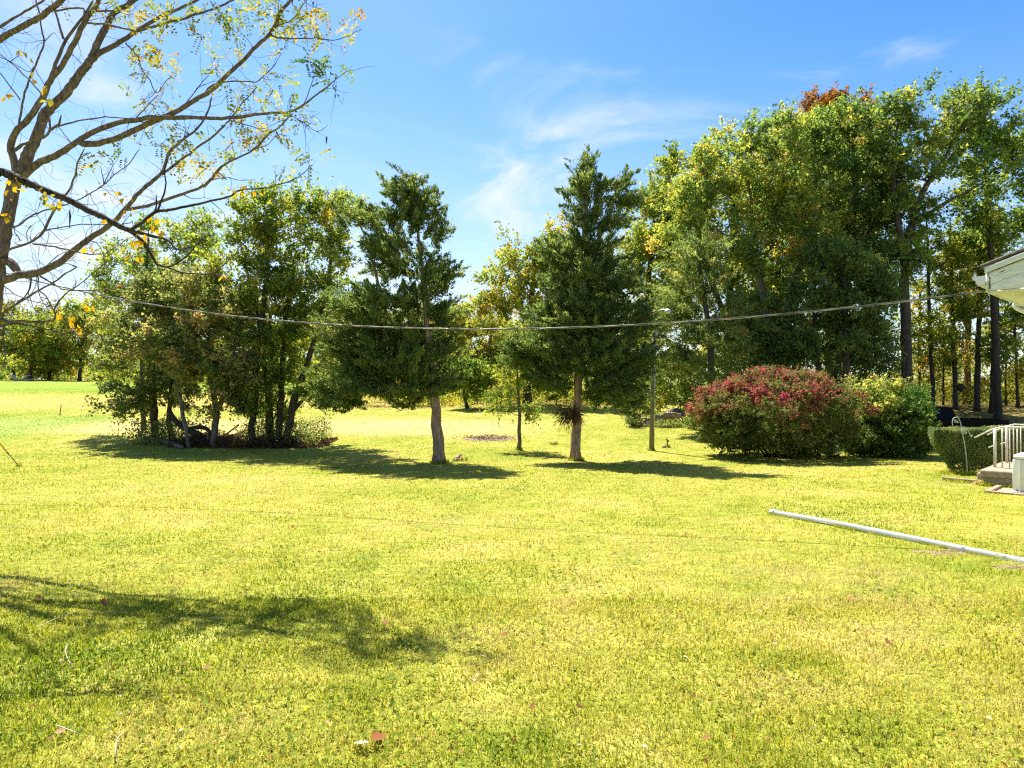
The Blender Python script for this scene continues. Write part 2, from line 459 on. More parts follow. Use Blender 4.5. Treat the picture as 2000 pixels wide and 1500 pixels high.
M['pod'] = surfmat('seed pod', (.03, .018, .015), (.07, .04, .03), 10, .6)

# ----------------------------------------------------------------------------
# the ground: one sheet to the horizon
# ----------------------------------------------------------------------------
def build_ground():
    ys = np.concatenate([np.arange(-14, 50, .25), np.arange(50, 120, 1.0), np.arange(120, 700, 10.0)])
    s = np.linspace(-1, 1, 260)
    xs = np.sign(s) * (np.abs(s) * 34 + np.abs(s) ** 5 * 520)
    Xg, Yg = np.meshgrid(xs, ys)
    Z = gz(Xg, Yg)
    V = np.stack([Xg, Yg, Z], -1).reshape(-1, 3)
    nx, ny = len(xs), len(ys)
    i = np.arange(ny - 1)[:, None] * nx; j = np.arange(nx - 1)[None, :]
    Q = np.stack([i + j, i + j + 1, i + nx + j + 1, i + nx + j], -1).reshape(-1, 4)
    o = MB().add(V, Q).build('ground', M['ground'], smooth=True)
    o['kind'] = 'structure'
build_ground()

# ----------------------------------------------------------------------------
# trees
# ----------------------------------------------------------------------------
def rhombs(mb, c, u, nrm, hl, hw, tint, mi=0, bend=0.0):
    """leaf-shaped quads: centres c, long axes u, normals nrm"""
    u = u / (np.linalg.norm(u, axis=1)[:, None] + 1e-9)
    v = np.cross(nrm, u); v /= np.linalg.norm(v, axis=1)[:, None] + 1e-9
    hl = np.asarray(hl)[:, None]; hw = np.asarray(hw)[:, None]
    n2 = np.cross(u, v)
    lift = n2 * hl * bend
    V = np.stack([c - u * hl - lift, c + v * hw - u * hl * .12, c + u * hl - lift, c - v * hw - u * hl * .12], 1).reshape(-1, 3)
    k = np.arange(len(c))[:, None] * 4
    mb.add(V, k + np.arange(4)[None, :], np.clip(tint, 0.001, .999), mi)

def curve(pts, n):
    """Catmull-Rom through pts"""
    p = np.asarray(pts, float)
    if len(p) == 2:
        return p[0] + (p[1] - p[0]) * np.linspace(0, 1, n)[:, None]
    q = np.vstack([2 * p[0] - p[1], p, 2 * p[-1] - p[-2]])
    t = np.linspace(0, len(p) - 1, n); i = np.minimum(t.astype(int), len(p) - 2); f = (t - i)[:, None]
    a, b, c, d = q[i], q[i + 1], q[i + 2], q[i + 3]
    return .5 * (2 * b + (c - a) * f + (2 * a - 5 * b + 4 * c - d) * f ** 2 + (3 * b - a - 3 * c + d) * f ** 3)

class Skel:
    def __init__(self):
        self.p, self.par, self.fix = [], [], []
    def chain(self, pts, rad, start=-1):
        j = start; ids = []
        for q, r in zip(pts, rad):
            self.p.append(np.asarray(q, float)); self.par.append(j); self.fix.append(r); j = len(self.p) - 1; ids.append(j)
        return ids
    def grow(self, targets, rng, seg=.5, tip=.008, up=.18, wig=.10, penal=1.2, lo=0.0):
        """joins each target to the nearest lower node by a bowed limb"""
        dirs = []
        arr = np.array(self.p)
        for t in targets:
            dv = t - arr
            dist = np.linalg.norm(dv, axis=1)
            rise = dv[:, 2] / (dist + 1e-6)
            cost = dist * (1 + penal * np.clip(.25 - rise, 0, 2))
            if lo: cost = cost + np.where(arr[:, 2] < lo, 50, 0)
            j = int(np.argmin(cost)); a = arr[j]; L = dist[j]
            m = max(2, int(L / seg) + 1)
            s = np.linspace(0, 1, m + 1)[1:, None]
            bow = np.array([rng.normal(0, wig), rng.normal(0, wig), -up * .5 + rng.normal(0, wig * .6)]) * L
            q = a + (t - a) * s + bow * (4 * s * (1 - s)) * .5
            q[:-1] += rng.normal(0, .02 * L, (m - 1, 3)) if m > 1 else 0
            self.chain(q, [0] * m, j)
            arr = np.vstack([arr, q])
            e = q[-1] - (q[-2] if m > 1 else a)
            dirs.append(e / (np.linalg.norm(e) + 1e-9))
        return np.array(dirs)
    def mesh(self, mb, tip=.008, ex=2.4, k0=8, min_r=0.0, lump=0.05, rng=None, cap_r=None):
        n = len(self.p); acc = np.zeros(n); r = np.zeros(n)
        kids = [[] for _ in range(n)]
        for i in range(n):
            if self.par[i] >= 0: kids[self.par[i]].append(i)
        for i in range(n - 1, -1, -1):
            v = (acc[i]) ** (1 / ex) if acc[i] > 0 else tip
            if self.fix[i]: v = self.fix[i]
            elif cap_r: v = min(v, cap_r)
            r[i] = v
            if self.par[i] >= 0: acc[self.par[i]] += v ** ex
        for i in range(n):                              # a limb is never thicker than what carries it
            if self.par[i] >= 0 and not self.fix[i]: r[i] = min(r[i], r[self.par[i]] * .95)
        seen = np.zeros(n, bool)
        for i in range(n):
            if seen[i]: continue
            ch = [i]; seen[i] = True; j = i
            while True:
                ks = [q for q in kids[j] if not seen[q]]
                if not ks: break
                j = max(ks, key=lambda q: (self.fix[q] > 0, r[q])); seen[j] = True; ch.append(j)
            pts = [self.p[c] for c in ch]; rr = [r[c] for c in ch]
            if self.par[i] >= 0:
                pts = [self.p[self.par[i]]] + pts; rr = [min(r[self.par[i]], rr[0] * 1.25)] + rr
            if len(pts) < 2 or max(rr) < min_r: continue
            rr[-1] *= .5
            mx = max(rr)
            k = k0 if mx > .08 else (6 if mx > .03 else (4 if mx > .012 else 3))
            mb.tube(pts, rr, k, caps=True, lump=lump if mx > .05 else 0, rng=rng)

def blob_targets(blobs, d, n, rng, shell=.45, gap=.0, gapw=1.4, lump=1.0):
    """clump centres inside ellipsoids given in photo pixels (px, row, rpx, rrow, depth offset, depth radius, weight)"""
    ws = np.array([b[6] if len(b) > 6 else b[2] * b[3] for b in blobs], float); ws /= ws.sum()
    out = []
    for b, w in zip(blobs, ws):
        m = max(1, int(round(n * w)))
        c = P(b[0], b[1], d + b[4]); k = (d + b[4]) / F
        R = np.array([b[2] * k, b[5], b[3] * k])
        u = rng.normal(0, 1, (m, 3)); u /= np.linalg.norm(u, axis=1)[:, None]
        rad = (shell ** 3 + (1 - shell ** 3) * rng.random(m)) ** (1 / 3)
        rad = rad * (1 + lump * (.16 * np.sin(u[:, 0] * 5 + c[0]) * np.sin(u[:, 2] * 6 + c[2]) + .10 * np.sin(u[:, 0] * 11 + 2 * c[2]) * np.cos(u[:, 2] * 9 + c[0])))
        out.append(c + u * rad[:, None] * R)
    out = np.concatenate(out)
    ph = rng.uniform(0, 6.28, 6); w = gapw
    f = np.sin(out[:, 0] * w + ph[0] + 1.3 * np.sin(out[:, 2] * w * .8 + ph[1])) * np.sin(out[:, 2] * w * 1.1 + ph[2]) + .6 * np.sin(out[:, 0] * w * 2.1 + ph[3]) * np.sin(out[:, 1] * w * 1.4 + ph[4]) * np.cos(out[:, 2] * w * 1.9 + ph[5])
    return out[f > np.quantile(f, gap)]

def clump_leaves(mb, centres, dirs, n, cr, size, rng, style='broad', tint0=.4, tvar=.22, tfun=None, aspect=.58, flat=.7, axis_xy=None, twig_mb=None):
    m = len(centres)
    cnt = rng.poisson(n * (.72 if style == 'broad' else 1) * rng.uniform(.45, 1.5, m)).clip(4)
    idx = np.repeat(np.arange(m), cnt); N = len(idx)
    ct = tint0 + rng.normal(0, tvar, m)
    if style == 'broad':
        sc = rng.uniform(.65, 1.3, m)[idx][:, None]
        size = size * 1.15
        K = 6                                           # leaves sit along a few twigs fanning from the clump's foot
        cm = axis_xy if axis_xy is not None else centres.mean(0)
        out_ = centres - cm; out_[:, 2] *= .5; out_ /= np.linalg.norm(out_, axis=1)[:, None] + .2
        tw = out_[:, None, :] * .75 + rng.normal(0, .62, (m, K, 3)) * np.array([1, 1, flat]) + np.array([0, 0, .16])
        tw /= np.linalg.norm(tw, axis=2)[..., None] + 1e-6
        ln = cr * rng.uniform(.7, 1.75, (m, K))
        foot = centres - out_ * cr * .55
        kk = rng.integers(0, K, N)
        sN = rng.random(N) ** .75
        c = foot[idx] + tw[idx, kk] * (ln[idx, kk] * sN)[:, None] + rng.normal(0, 1, (N, 3)) * cr * .13 - np.array([0, 0, .10]) * (cr * sN ** 2)[:, None]
        if twig_mb is not None:
            for i in range(m):
                for k_ in range(0, K, 2):
                    e = foot[i] + tw[i, k_] * ln[i, k_] * .85
                    twig_mb.tube([foot[i], (foot[i] + e) / 2 + np.array([0, 0, .03]), e], [.012, .008, .004], 3, caps=False)
        nr = rng.normal(0, 1, (N, 3)) + np.array([0, 0, .7])
        u = np.cross(nr, rng.normal(0, 1, (N, 3)))
        u[:, 2] -= .25 * np.linalg.norm(u, axis=1)
        hl = size * rng.uniform(.5, 1.4, N); hw = hl * aspect * rng.uniform(.75, 1.25, N)
    else:                                               # conifer sprays along the twig
        cm = axis_xy if axis_xy is not None else centres.mean(0)
        rad_ = centres - cm; rad_[:, 2] = 0; rad_ /= np.linalg.norm(rad_, axis=1)[:, None] + .3
        ax = dirs * .45 + rad_ * .75 + np.array([0, 0, .28]) + rng.normal(0, .28, centres.shape); ax /= np.linalg.norm(ax, axis=1)[:, None]
        ax = ax[idx]
        s = rng.uniform(-1.1, 1.25, N)[:, None] * cr * rng.uniform(.7, 1.25, m)[idx][:, None]
        off = rng.normal(0, 1, (N, 3)) * cr * .17 * (1.35 - .9 * np.abs(s / cr)).clip(.25, 2)
        c = centres[idx] + ax * s + off
        u = ax * .7 + rng.normal(0, .55, (N, 3)) + np.array([0, 0, .35]) + off / cr * 1.2
        nr = rng.normal(0, 1, (N, 3))
        hl = size * rng.uniform(.5, 1.3, N); hw = hl * aspect * rng.uniform(.7, 1.2, N)
    t = ct[idx] + rng.normal(0, .13, N)
    if tfun is not None: t = tfun(c, t, rng)
    rhombs(mb, c, u, nr, hl, hw, t, bend=.18)

def tree(name, label, cat, base, d, trunks, blobs, leaf, bark, n_clumps=150, leaves=170, size=.07, cr=.6, seed=1,
         group=None, style='broad', tint0=.4, tvar=.18, tfun=None, seg=.6, tip=.010, shell=.4, lo_frac=.2, aspect=.58,
         penal=1.2, up=.18, flat=.7, cap_r=None, trunk_name='trunk', min_r=0.0, gap=.22, gapw=1.5):
    """trunks: polylines in photo pixels (px, row, radius in px[, depth offset]); the first point of each is set on the ground"""
    rng = np.random.default_rng(seed)
    bx = (base - 1000) / F * d
    root = np.array([bx, d, G(bx, d)])
    t = thing(name, label, cat, root, group)
    sk = Skel(); tops = []
    for tr in trunks:
        pts, rad = [], []
        for q in tr:
            off = q[3] if len(q) > 3 else 0
            pts.append(P(q[0], q[1], d + off)); rad.append(q[2] / F * (d + off))
        g = G(pts[0][0], pts[0][1])
        if pts[0][2] - g < 1.3: pts[0][2] = g - .05
        m = max(5, int(np.linalg.norm(pts[-1] - pts[0]) / .5))
        C = curve(pts, m); R = np.interp(np.linspace(0, 1, m), np.linspace(0, 1, len(rad)), rad)
        C[1:-1] += rng.normal(0, .02, (m - 2, 3)); R[-1] *= .4
        if style == 'broad' and trunk_name == 'trunk': tops.append(C[-1 - m // 4:] + rng.normal(0, cr * .35, (1 + m // 4, 3)))
        R *= .92; R[0] *= 1.3
        sk.chain(C, R)
    tg = blob_targets(blobs, d, int(n_clumps * (1 + gap * .7)), rng, shell, gap, gapw * 30 / d, 1.0 if trunk_name == 'trunk' else .55)
    if tops: tg = np.concatenate([tg] + tops)
    top = max(p[2] for p in sk.p); axis = np.mean([p for p in sk.p], axis=0)
    order = np.argsort(np.linalg.norm((tg - axis) * np.array([1, 1, .6]), axis=1))
    tg = tg[order]
    gl = min(p[2] for p in sk.p)
    dirs = sk.grow(tg, rng, seg=seg, up=up, penal=penal, lo=gl + lo_frac * (top - gl))
    mb = MB(); sk.mesh(mb, tip=tip, rng=rng, cap_r=cap_r, min_r=min_r)
    lb = MB()
    clump_leaves(lb, tg, dirs, leaves, cr, size, rng, style, tint0, tvar, tfun, aspect, flat, axis, mb if d < 44 and trunk_name == 'trunk' else None)
    mb.build(trunk_name, M[bark], t, root, smooth=True)
    lb.build('crown', M[leaf], t, root)
    return t

# --- the grove on the lawn's edge ------------------------------------------------
GR = 'trees of the clump on the lawn'
tree('thicket_tree', 'bushy olive tree at the outer end of the clump, its crown reaching the grass', 'tree', 303, 29.5,
     [[(303, 860, 7.2), (300, 790, 8), (296, 700, 6), (300, 600, 4)], [(338, 866, 6), (330, 800, 5), (345, 700, 4), (352, 620, 3)]],
     [(335, 800, 45, 24, .2, 1.2), (290, 640, 85, 90, 0, 2.2), (250, 770, 52, 45, -.4, 1.4), (330, 740, 70, 60, .3, 1.8), (225, 690, 28, 50, 0, 1.1), (320, 570, 70, 45, .5, 1.8), (395, 600, 70, 60, .3, 1.8)],
     'olive', 'bark_wood', 260, 210, .062, .55, 11, GR, tint0=.42)
tree('leaning_tree', 'pale thin leaning trunk with russet-tipped olive crown beside a fork-trunked tree', 'tree', 368, 27.6,
     [[(369, 874, 4.0), (361, 830, 4.5), (352, 780, 4), (340, 700, 3), (342, 640, 2)]],
     [(350, 590, 60, 45, 0, 1.4), (310, 660, 55, 60, 0, 1.4), (360, 680, 60, 60, .2, 1.4)],
     'olive', 'bark_grey', 110, 170, .06, .55, 12, GR, tint0=.55)
tree('forked_tree', 'grey fork-trunked tree with dense brownish olive crown in the middle of the clump', 'tree', 418, 27.9,
     [[(417, 873, 6.4), (419, 830, 7), (422, 800, 6.5), (412, 740, 5), (405, 660, 3)], [(421, 805, 5.5), (440, 765, 4.5), (456, 700, 3.5), (462, 630, 2)]],
     [(450, 800, 45, 24, .2, 1.2), (420, 610, 75, 60, 0, 1.8), (455, 690, 55, 70, 0, 1.6), (400, 730, 55, 50, -.2, 1.4), (470, 770, 40, 40, 0, 1.2), (380, 560, 60, 35, .4, 1.4)],
     'olive', 'bark_grey', 210, 190, .06, .55, 13, GR, tint0=.5)
tree('tall_tree', 'tall straight tree with airy yellow-green crown rising above the rest of the clump', 'tree', 492, 28.6,
     [[(492, 868, 6.8), (496, 780, 7.5), (510, 640, 6), (522, 520, 4.5), (520, 420, 2.5)], [(524, 864, 6, .4), (520, 740, 5, .5), (500, 600, 4, .5), (470, 480, 2, .5)]],
     [(520, 410, 65, 50, 0, 1.6), (480, 470, 55, 50, 0, 1.6), (555, 470, 45, 60, .3, 1.4), (500, 560, 75, 60, 0, 1.8), (440, 520, 45, 50, .5, 1.4), (540, 640, 60, 50, .2, 1.4)],
     'yellowgreen', 'bark_wood', 190, 130, .066, .6, 14, GR, tint0=.42)
tree('slender_tree', 'slender dark-stemmed tree between two thicker trunks at the inner end of the clump', 'tree', 545, 28.9,
     [[(545, 864, 6.4), (548, 780, 6.5), (552, 700, 5), (560, 600, 4), (575, 500, 2)], [(533, 864, 5, .4), (528, 780, 4, .4), (530, 680, 3, .4), (524, 600, 2, .4)]],
     [(525, 805, 45, 26, .3, 1.2), (570, 560, 50, 60, 0, 1.4), (540, 700, 60, 55, 0, 1.5), (520, 770, 55, 40, 0, 1.3), (600, 640, 45, 45, .2, 1.2)],
     'grovegreen', 'bark_wood', 150, 150, .062, .55, 15, GR, tint0=.45)
tree('spreading_tree', 'green tree whose dark trunk leans towards the first cedar, gaps of sky in its top', 'tree', 562, 28.7,
     [[(558, 862, 7.2), (572, 790, 8), (590, 740, 7), (612, 670, 5.5), (640, 560, 4), (650, 450, 2.5)], [(574, 800, 4), (600, 770, 3.5), (612, 730, 3), (640, 690, 2)]],
     [(645, 400, 55, 45, 0, 1.6), (610, 440, 45, 60, 0, 1.5), (680, 430, 45, 50, .2, 1.4), (640, 520, 60, 55, 0, 1.6), (620, 760, 40, 36, .1, 1.2), (610, 630, 50, 50, .1, 1.4), (660, 620, 45, 55, .3, 1.3)],
     'grovegreen', 'bark_wood', 190, 130, .064, .6, 16, GR, tint0=.5)
tree('ash_tree', 'thin green tree standing behind the bushy end of the clump, sky through its crown', 'tree', 280, 34,
     [[(280, 845, 4.8), (278, 700, 5), (285, 560, 3.5), (290, 450, 2)]],
     [(290, 480, 75, 50, 0, 2.0), (240, 540, 60, 50, 0, 1.8), (350, 500, 60, 60, .3, 1.8), (210, 600, 45, 50, 0, 1.5), (400, 460, 40, 55, 0, 1.3)],
     'grovegreen', 'bark_wood', 170, 100, .07, .62, 17, GR, tint0=.5)

# --- the two cedars -------------------------------------------------------------
tree('cedar_tree', 'big ragged cedar with bare reddish trunk, lopsided skirt and a thin open top', 'tree', 857, 22.4,
     [[(858, 905, 13.5), (853, 830, 11), (846, 740, 9), (834, 640, 6.5), (824, 540, 4.5), (816, 440, 3), (806, 345, 1.2)],
      [(846, 745, 4), (760, 620, 3.5), (720, 480, 2.5), (690, 420, 1.2)]],
     [(790, 368, 42, 36, 0, .6, 1100), (838, 398, 34, 28, 0, .5, 700), (800, 420, 40, 26, 0, .6, 800), (715, 425, 55, 26, -.2, .9, 1300), (855, 455, 28, 28, 0, .5, 500), (770, 500, 62, 45, 0, 1.2, 2700), (850, 540, 40, 40, 0, .9, 1500),
      (770, 610, 100, 62, 0, 1.9, 5400), (690, 660, 62, 60, 0, 1.3, 2800), (800, 690, 90, 60, 0, 1.7, 4300), (690, 745, 72, 48, 0, 1.5, 2900), (640, 750, 36, 45, 0, .9, 1300), (740, 700, 80, 55, .2, 1.6, 3600), (700, 600, 55, 45, .2, 1.2, 2000), (800, 755, 80, 34, 0, 1.5, 2200), (868, 735, 30, 40, .2, .8, 800), (870, 620, 26, 45, .2, .8, 700)],
     'cedar', 'bark_cedar', 800, 135, .085, .42, 21, None, style='spray', tint0=.42, tvar=.16, seg=.4, tip=.007, aspect=.26, lo_frac=.2, shell=.25, up=-.05, penal=.7, gap=.07, gapw=2.2)
tree('cedar_tree', 'dense dark cedar with a dead tuft low on its trunk and forked pointed top', 'tree', 1125, 23.2,
     [[(1125, 891, 12), (1126, 820, 10), (1130, 740, 9), (1138, 620, 8), (1141, 500, 6), (1143, 400, 4), (1145, 305, 1.5)],
      [(1142, 545, 4), (1170, 470, 3.5), (1195, 410, 3), (1206, 335, 1.2)]],
     [(1145, 325, 20, 30, 0, .4, 450), (1140, 368, 44, 20, 0, .7, 800), (1208, 350, 18, 28, 0, .4, 420), (1222, 385, 38, 16, 0, .6, 650), (1140, 420, 36, 28, 0, .7, 900), (1095, 500, 40, 24, 0, .7, 800), (1150, 480, 60, 32, 0, 1.0, 1500), (1200, 430, 26, 26, 0, .6, 450), (1010, 695, 36, 22, 0, .6, 600), (1125, 690, 50, 40, -.8, .5, 1700), (1140, 620, 50, 40, -.8, .5, 1300), (1180, 760, 40, 30, -.3, .8, 1100), (1085, 750, 36, 26, -.2, .7, 800), (1255, 640, 28, 30, .1, .6, 500), (1250, 720, 26, 34, .1, .6, 500),
      (1120, 540, 66, 44, 0, 1.3, 2500), (1190, 545, 66, 46, 0, 1.2, 2500), (1110, 620, 80, 44, 0, 1.5, 2900), (1205, 630, 74, 44, 0, 1.4, 2700), (1065, 675, 66, 36, 0, 1.2, 2000), (1190, 690, 86, 40, 0, 1.6, 2900), (1210, 745, 56, 44, .2, 1.2, 2000), (1235, 790, 24, 24, .3, .6, 500), (1090, 725, 60, 30, 0, 1.1, 1300), (1030, 690, 30, 26, 0, .6, 500)],
     'cedar', 'bark_cedar', 900, 130, .085, .42, 22, None, style='spray', tint0=.36, tvar=.15, seg=.4, tip=.007, aspect=.26, lo_frac=.2, shell=.25, up=-.05, penal=.7, gap=.07, gapw=2.2)
# dead tuft on the second cedar's trunk belongs to it
cedar2 = bpy.data.objects['cedar_tree.001']
def dead_tuft():
    rng = np.random.default_rng(5); mb = MB(); o = np.array(cedar2.location)
    c0 = P(1112, 812, 22.95)
    n = 900
    off = rng.normal(0, 1, (n, 3)) * np.array([.24, .16, .2])
    u = off + np.array([0, 0, -.25]); nr = rng.normal(0, 1, (n, 3))
    rhombs(mb, c0 + off, u, nr, rng.uniform(.05, .13, n), rng.uniform(.008, .018, n), rng.uniform(.1, .8, n))
    x = mb.build('dead_tuft', M['brush'], cedar2, o); x['label'] = 'brown dead tuft hanging low on the trunk'
dead_tuft()

tree('young_tree', 'thin young tree with sparse yellow-green leaves between the two cedars', 'tree', 1013, 27.2,
     [[(1013, 878, 4.5), (1016, 840, 4), (1012, 780, 3), (1010, 700, 1.5)]],
     [(1005, 720, 45, 50, 0, .9), (985, 780, 42, 35, 0, .8), (1040, 790, 32, 35, 0, .7), (1010, 660, 35, 40, 0, .7)],
     'yellowgreen', 'bark_grey', 100, 70, .05, .4, 23, None, tint0=.45, tip=.006)

# --- trees in the hollow between the cedars ---------------------------------------
HG = 'trees beyond the hollow'
tree('maple_tree', 'broad yellow-green tree with brownish tips rising behind the second cedar', 'tree', 1030, 50,
     [[(1030, 790, 9), (1032, 680, 7), (1040, 560, 5), (1050, 480, 3)], [(1034, 700, 5), (990, 620, 4), (960, 560, 3)]],
     [(1030, 490, 62, 60, 0, 2.6), (980, 560, 55, 60, 0, 2.4), (1070, 520, 55, 65, .5, 2.4), (950, 610, 36, 45, 0, 1.7), (1020, 620, 75, 60, 0, 2.5), (1090, 470, 30, 40, 0, 1.5)],
     'yellowgreen', 'bark_wood', 240, 130, .10, .85, 31, HG, tint0=.60, tvar=.2)
tree('dogwood_tree', 'low dark green tree on the sunny bank beyond the first cedar', 'tree', 913, 46,
     [[(913, 800, 4), (906, 770, 3), (902, 720, 2)]],
     [(905, 735, 42, 40, 0, 1.6), (940, 740, 30, 36, 0, 1.2), (875, 745, 25, 30, 0, 1.0)],
     'grovegreen', 'bark_wood', 110, 120, .08, .6, 32, HG, tint0=.3)
tree('sycamore_tree', 'pale yellow tree seen low through the gap between the cedars', 'tree', 955, 58,
     [[(955, 780, 5), (956, 700, 4), (960, 620, 2)]],
     [(955, 660, 52, 50, 0, 2.4), (910, 650, 40, 45, 0, 2.0), (985, 720, 42, 45, 0, 2.0), (930, 720, 40, 40, 0, 2)],
     'gold', 'bark_grey', 170, 110, .11, .8, 33, HG, tint0=.32)
tree('hickory_tree', 'distant russet and green tree just past the first cedar top', 'tree', 880, 74,
     [[(880, 770, 6), (880, 680, 4), (885, 610, 2)]],
     [(890, 640, 45, 55, 0, 3), (850, 660, 55, 60, 0, 3), (925, 655, 36, 45, 0, 2.4), (880, 590, 28, 28, 0, 2)],
     'oak', 'bark_wood', 170, 100, .14, 1.0, 34, HG, tint0=.62, tvar=.2)
tree('redbud_tree', 'yellow-leaved small tree beyond the mown field, seen past the clump', 'tree', 720, 72,
     [[(720, 775, 5), (722, 720, 4), (715, 660, 2)]],
     [(720, 690, 60, 50, 0, 3), (660, 710, 50, 45, 0, 2.6), (780, 700, 60, 55, 0, 3), (640, 640, 50, 60, 2, 3)],
     'gold', 'bark_wood', 200, 110, .13, 1.0, 35, HG, tint0=.22)
tree('maple_tree', 'orange-topped tree peeping between second cedar and the woods', 'tree', 1105, 62,
     [[(1105, 780, 6), (1102, 640, 5), (1100, 500, 2)]],
     [(1100, 455, 30, 26, 0, 1.6), (1120, 520, 50, 50, 0, 2.2), (1090, 600, 50, 60, 0, 2.2), (1150, 600, 50, 70, 0, 2.2)],
     'rust', 'bark_wood', 130, 90, .12, .85, 36, HG, tint0=.45,
     tfun=lambda c, t, r: t - .55 * sm(15.8, 13.4, c[:, 2]))

# --- far trees beyond the rising field -----------------------------------------------
FT = 'trees along the far edge of the field'
for (nm, lb, px, d, bl, mt, t0, sd) in [
    ('poplar_tree', 'rounded yellow tree at the far field edge beside the photograph border', 25, 104, [(20, 650, 55, 60, 0, 5), (-30, 640, 50, 70, 0, 5), (60, 690, 40, 45, 0, 4)], 'gold', .25, 41),
    ('poplar_tree', 'green-yellow far tree with visible stem behind a bleached fallen branch', 58, 98, [(70, 640, 45, 45, 0, 4), (50, 695, 50, 35, 0, 4), (105, 670, 30, 45, 0, 3)], 'yellowgreen', .5, 42),
    ('poplar_tree', 'brownish dark far tree with a straight stem beside the clump', 155, 100, [(160, 640, 48, 48, 0, 4.5), (130, 690, 40, 36, 0, 4), (195, 690, 40, 40, 0, 4), (185, 620, 36, 36, 0, 3.5)], 'oak', .62, 43),
    ('poplar_tree', 'pale yellow far tree half hidden behind the clump', 225, 112, [(225, 640, 48, 55, 0, 5), (270, 690, 50, 50, 0, 5)], 'gold', .22, 44),
    ('poplar_tree', 'low yellow far tree glimpsed through the stems of the clump', 440, 112, [(400, 690, 60, 40, 0, 5), (470, 680, 60, 50, 0, 5), (340, 700, 50, 40, 0, 5)], 'gold', .18, 45),
    ('poplar_tree', 'yellowish far tree glimpsed between the clump and first cedar', 590, 108, [(560, 680, 60, 50, 0, 5), (620, 670, 50, 55, 0, 5)], 'yellowgreen', .55, 46),
]:
    tree(nm, lb, 'tree', px, d, [[(px, 760, 4), (px + 3, 700, 3), (px + 6, 640, 2)]], bl, mt, 'bark_wood', 150, 90, .19, 1.5, sd, FT, tint0=t0, tvar=.2, seg=1.2, tip=.02)

BT = 'trees closing the view behind the clump and the cedars'
for k_, (px, d, row, w_, mt, t0, lb) in enumerate([
    (505, 92, 640, 60, 'yellowgreen', .45, 'yellow-green tree in the far belt behind the tallest stems of the clump'),
    (655, 84, 625, 62, 'yellowgreen', .5, 'yellow-green tree in the far belt between the clump and first cedar'),
    (700, 90, 650, 50, 'grovegreen', .5, 'green tree in the far belt behind the skirt of the first cedar'),
    (800, 88, 640, 60, 'olive', .55, 'olive tree in the far belt behind the first cedar'),
    (850, 95, 665, 45, 'gold', .3, 'golden tree in the far belt just past the first cedar trunk'),
    (925, 66, 700, 40, 'yellowgreen', .62, 'low yellow-green tree in the gap between cedars'),
    (1000, 64, 665, 55, 'yellowgreen', .6, 'pale tree in the far belt behind the young tree'),
    (1075, 60, 650, 60, 'oak', .6, 'tall olive-brown tree in the far belt behind the second cedar'),
    (1180, 56, 620, 70, 'oak', .5, 'oak in the far belt between second cedar and the light pole'),
    (1240, 52, 690, 60, 'yellowgreen', .4, 'bushy tree in the far belt behind the light pole'),
    (330, 96, 640, 55, 'yellowgreen', .55, 'yellow tree in the far belt behind the bushy end of the clump'),
    (95, 106, 625, 45, 'gold', .3, 'yellow round-topped tree in the far belt behind the locust twigs')]):
    tree('field_tree', lb, 'tree', px, d, [[(px, 765, 4), (px + 2, 720, 3.4), (px + 4, row, 2)]],
         [(px, row, w_, w_ * .85, 0, w_ * d / F * .8), (px - w_ * .45, row + 45, w_ * .6, 40, .5, 3), (px + w_ * .5, row + 50, w_ * .6, 38, -.5, 3), (px, row + 85, w_ * .8, 30, 0, 3)],
         mt, 'bark_wood', 170, 95, .0016 * d, .0125 * d, 140 + k_, BT, tint0=t0, tvar=.22, seg=1.2, tip=.02, gap=.12)

# --- the wood behind the bush ----------------------------------------------------------
WG = 'trees of the wood beside the house'
tree('oak_tree', 'wide oak with several forked grey limbs showing in its crown, behind the red bush', 'tree', 1512, 37,
     [[(1512, 800, 13), (1508, 700, 12), (1494, 600, 10), (1480, 520, 7), (1470, 420, 4), (1455, 300, 2)], [(1538, 790, 12, .6), (1530, 660, 11, .6), (1548, 560, 9, .6), (1575, 480, 6, .6), (1600, 380, 3, .6)]],
     [(1445, 255, 50, 42, 0, 1.8), (1400, 330, 70, 55, 0, 2.4), (1340, 390, 52, 60, 0, 2.0), (1530, 270, 48, 50, .3, 1.8), (1480, 380, 85, 70, 0, 2.8), (1560, 370, 70, 70, 0, 2.4), (1400, 470, 80, 60, 0, 2.4), (1320, 480, 50, 50, .3, 1.8), (1500, 490, 80, 60, 0, 2.4), (1600, 480, 60, 60, 0, 2.0)],
     'oak', 'bark_grey', 430, 160, .082, .78, 51, WG, tint0=.50, tvar=.2, tfun=lambda c, t, r: t + .08 * sm(15, 8, c[:, 0]))
tree('oak_tree', 'tall rounded oak filling the middle of the wood, deep green', 'tree', 1640, 40,
     [[(1640, 790, 13), (1642, 680, 12), (1650, 560, 10), (1665, 430, 7), (1670, 320, 4), (1660, 230, 2)], [(1646, 600, 7), (1600, 500, 6), (1570, 400, 4)], [(1655, 520, 6), (1710, 430, 5), (1740, 340, 3)]],
     [(1640, 250, 70, 52, 0, 2.6), (1580, 290, 60, 60, 0, 2.4), (1700, 290, 60, 60, .4, 2.2), (1640, 370, 95, 75, 0, 3.0), (1730, 390, 55, 70, 0, 2.0), (1620, 480, 90, 65, 0, 2.6), (1700, 500, 60, 60, 0, 2.0)],
     'oak', 'bark_wood', 400, 165, .086, .8, 52, WG, tint0=.36, tvar=.2)
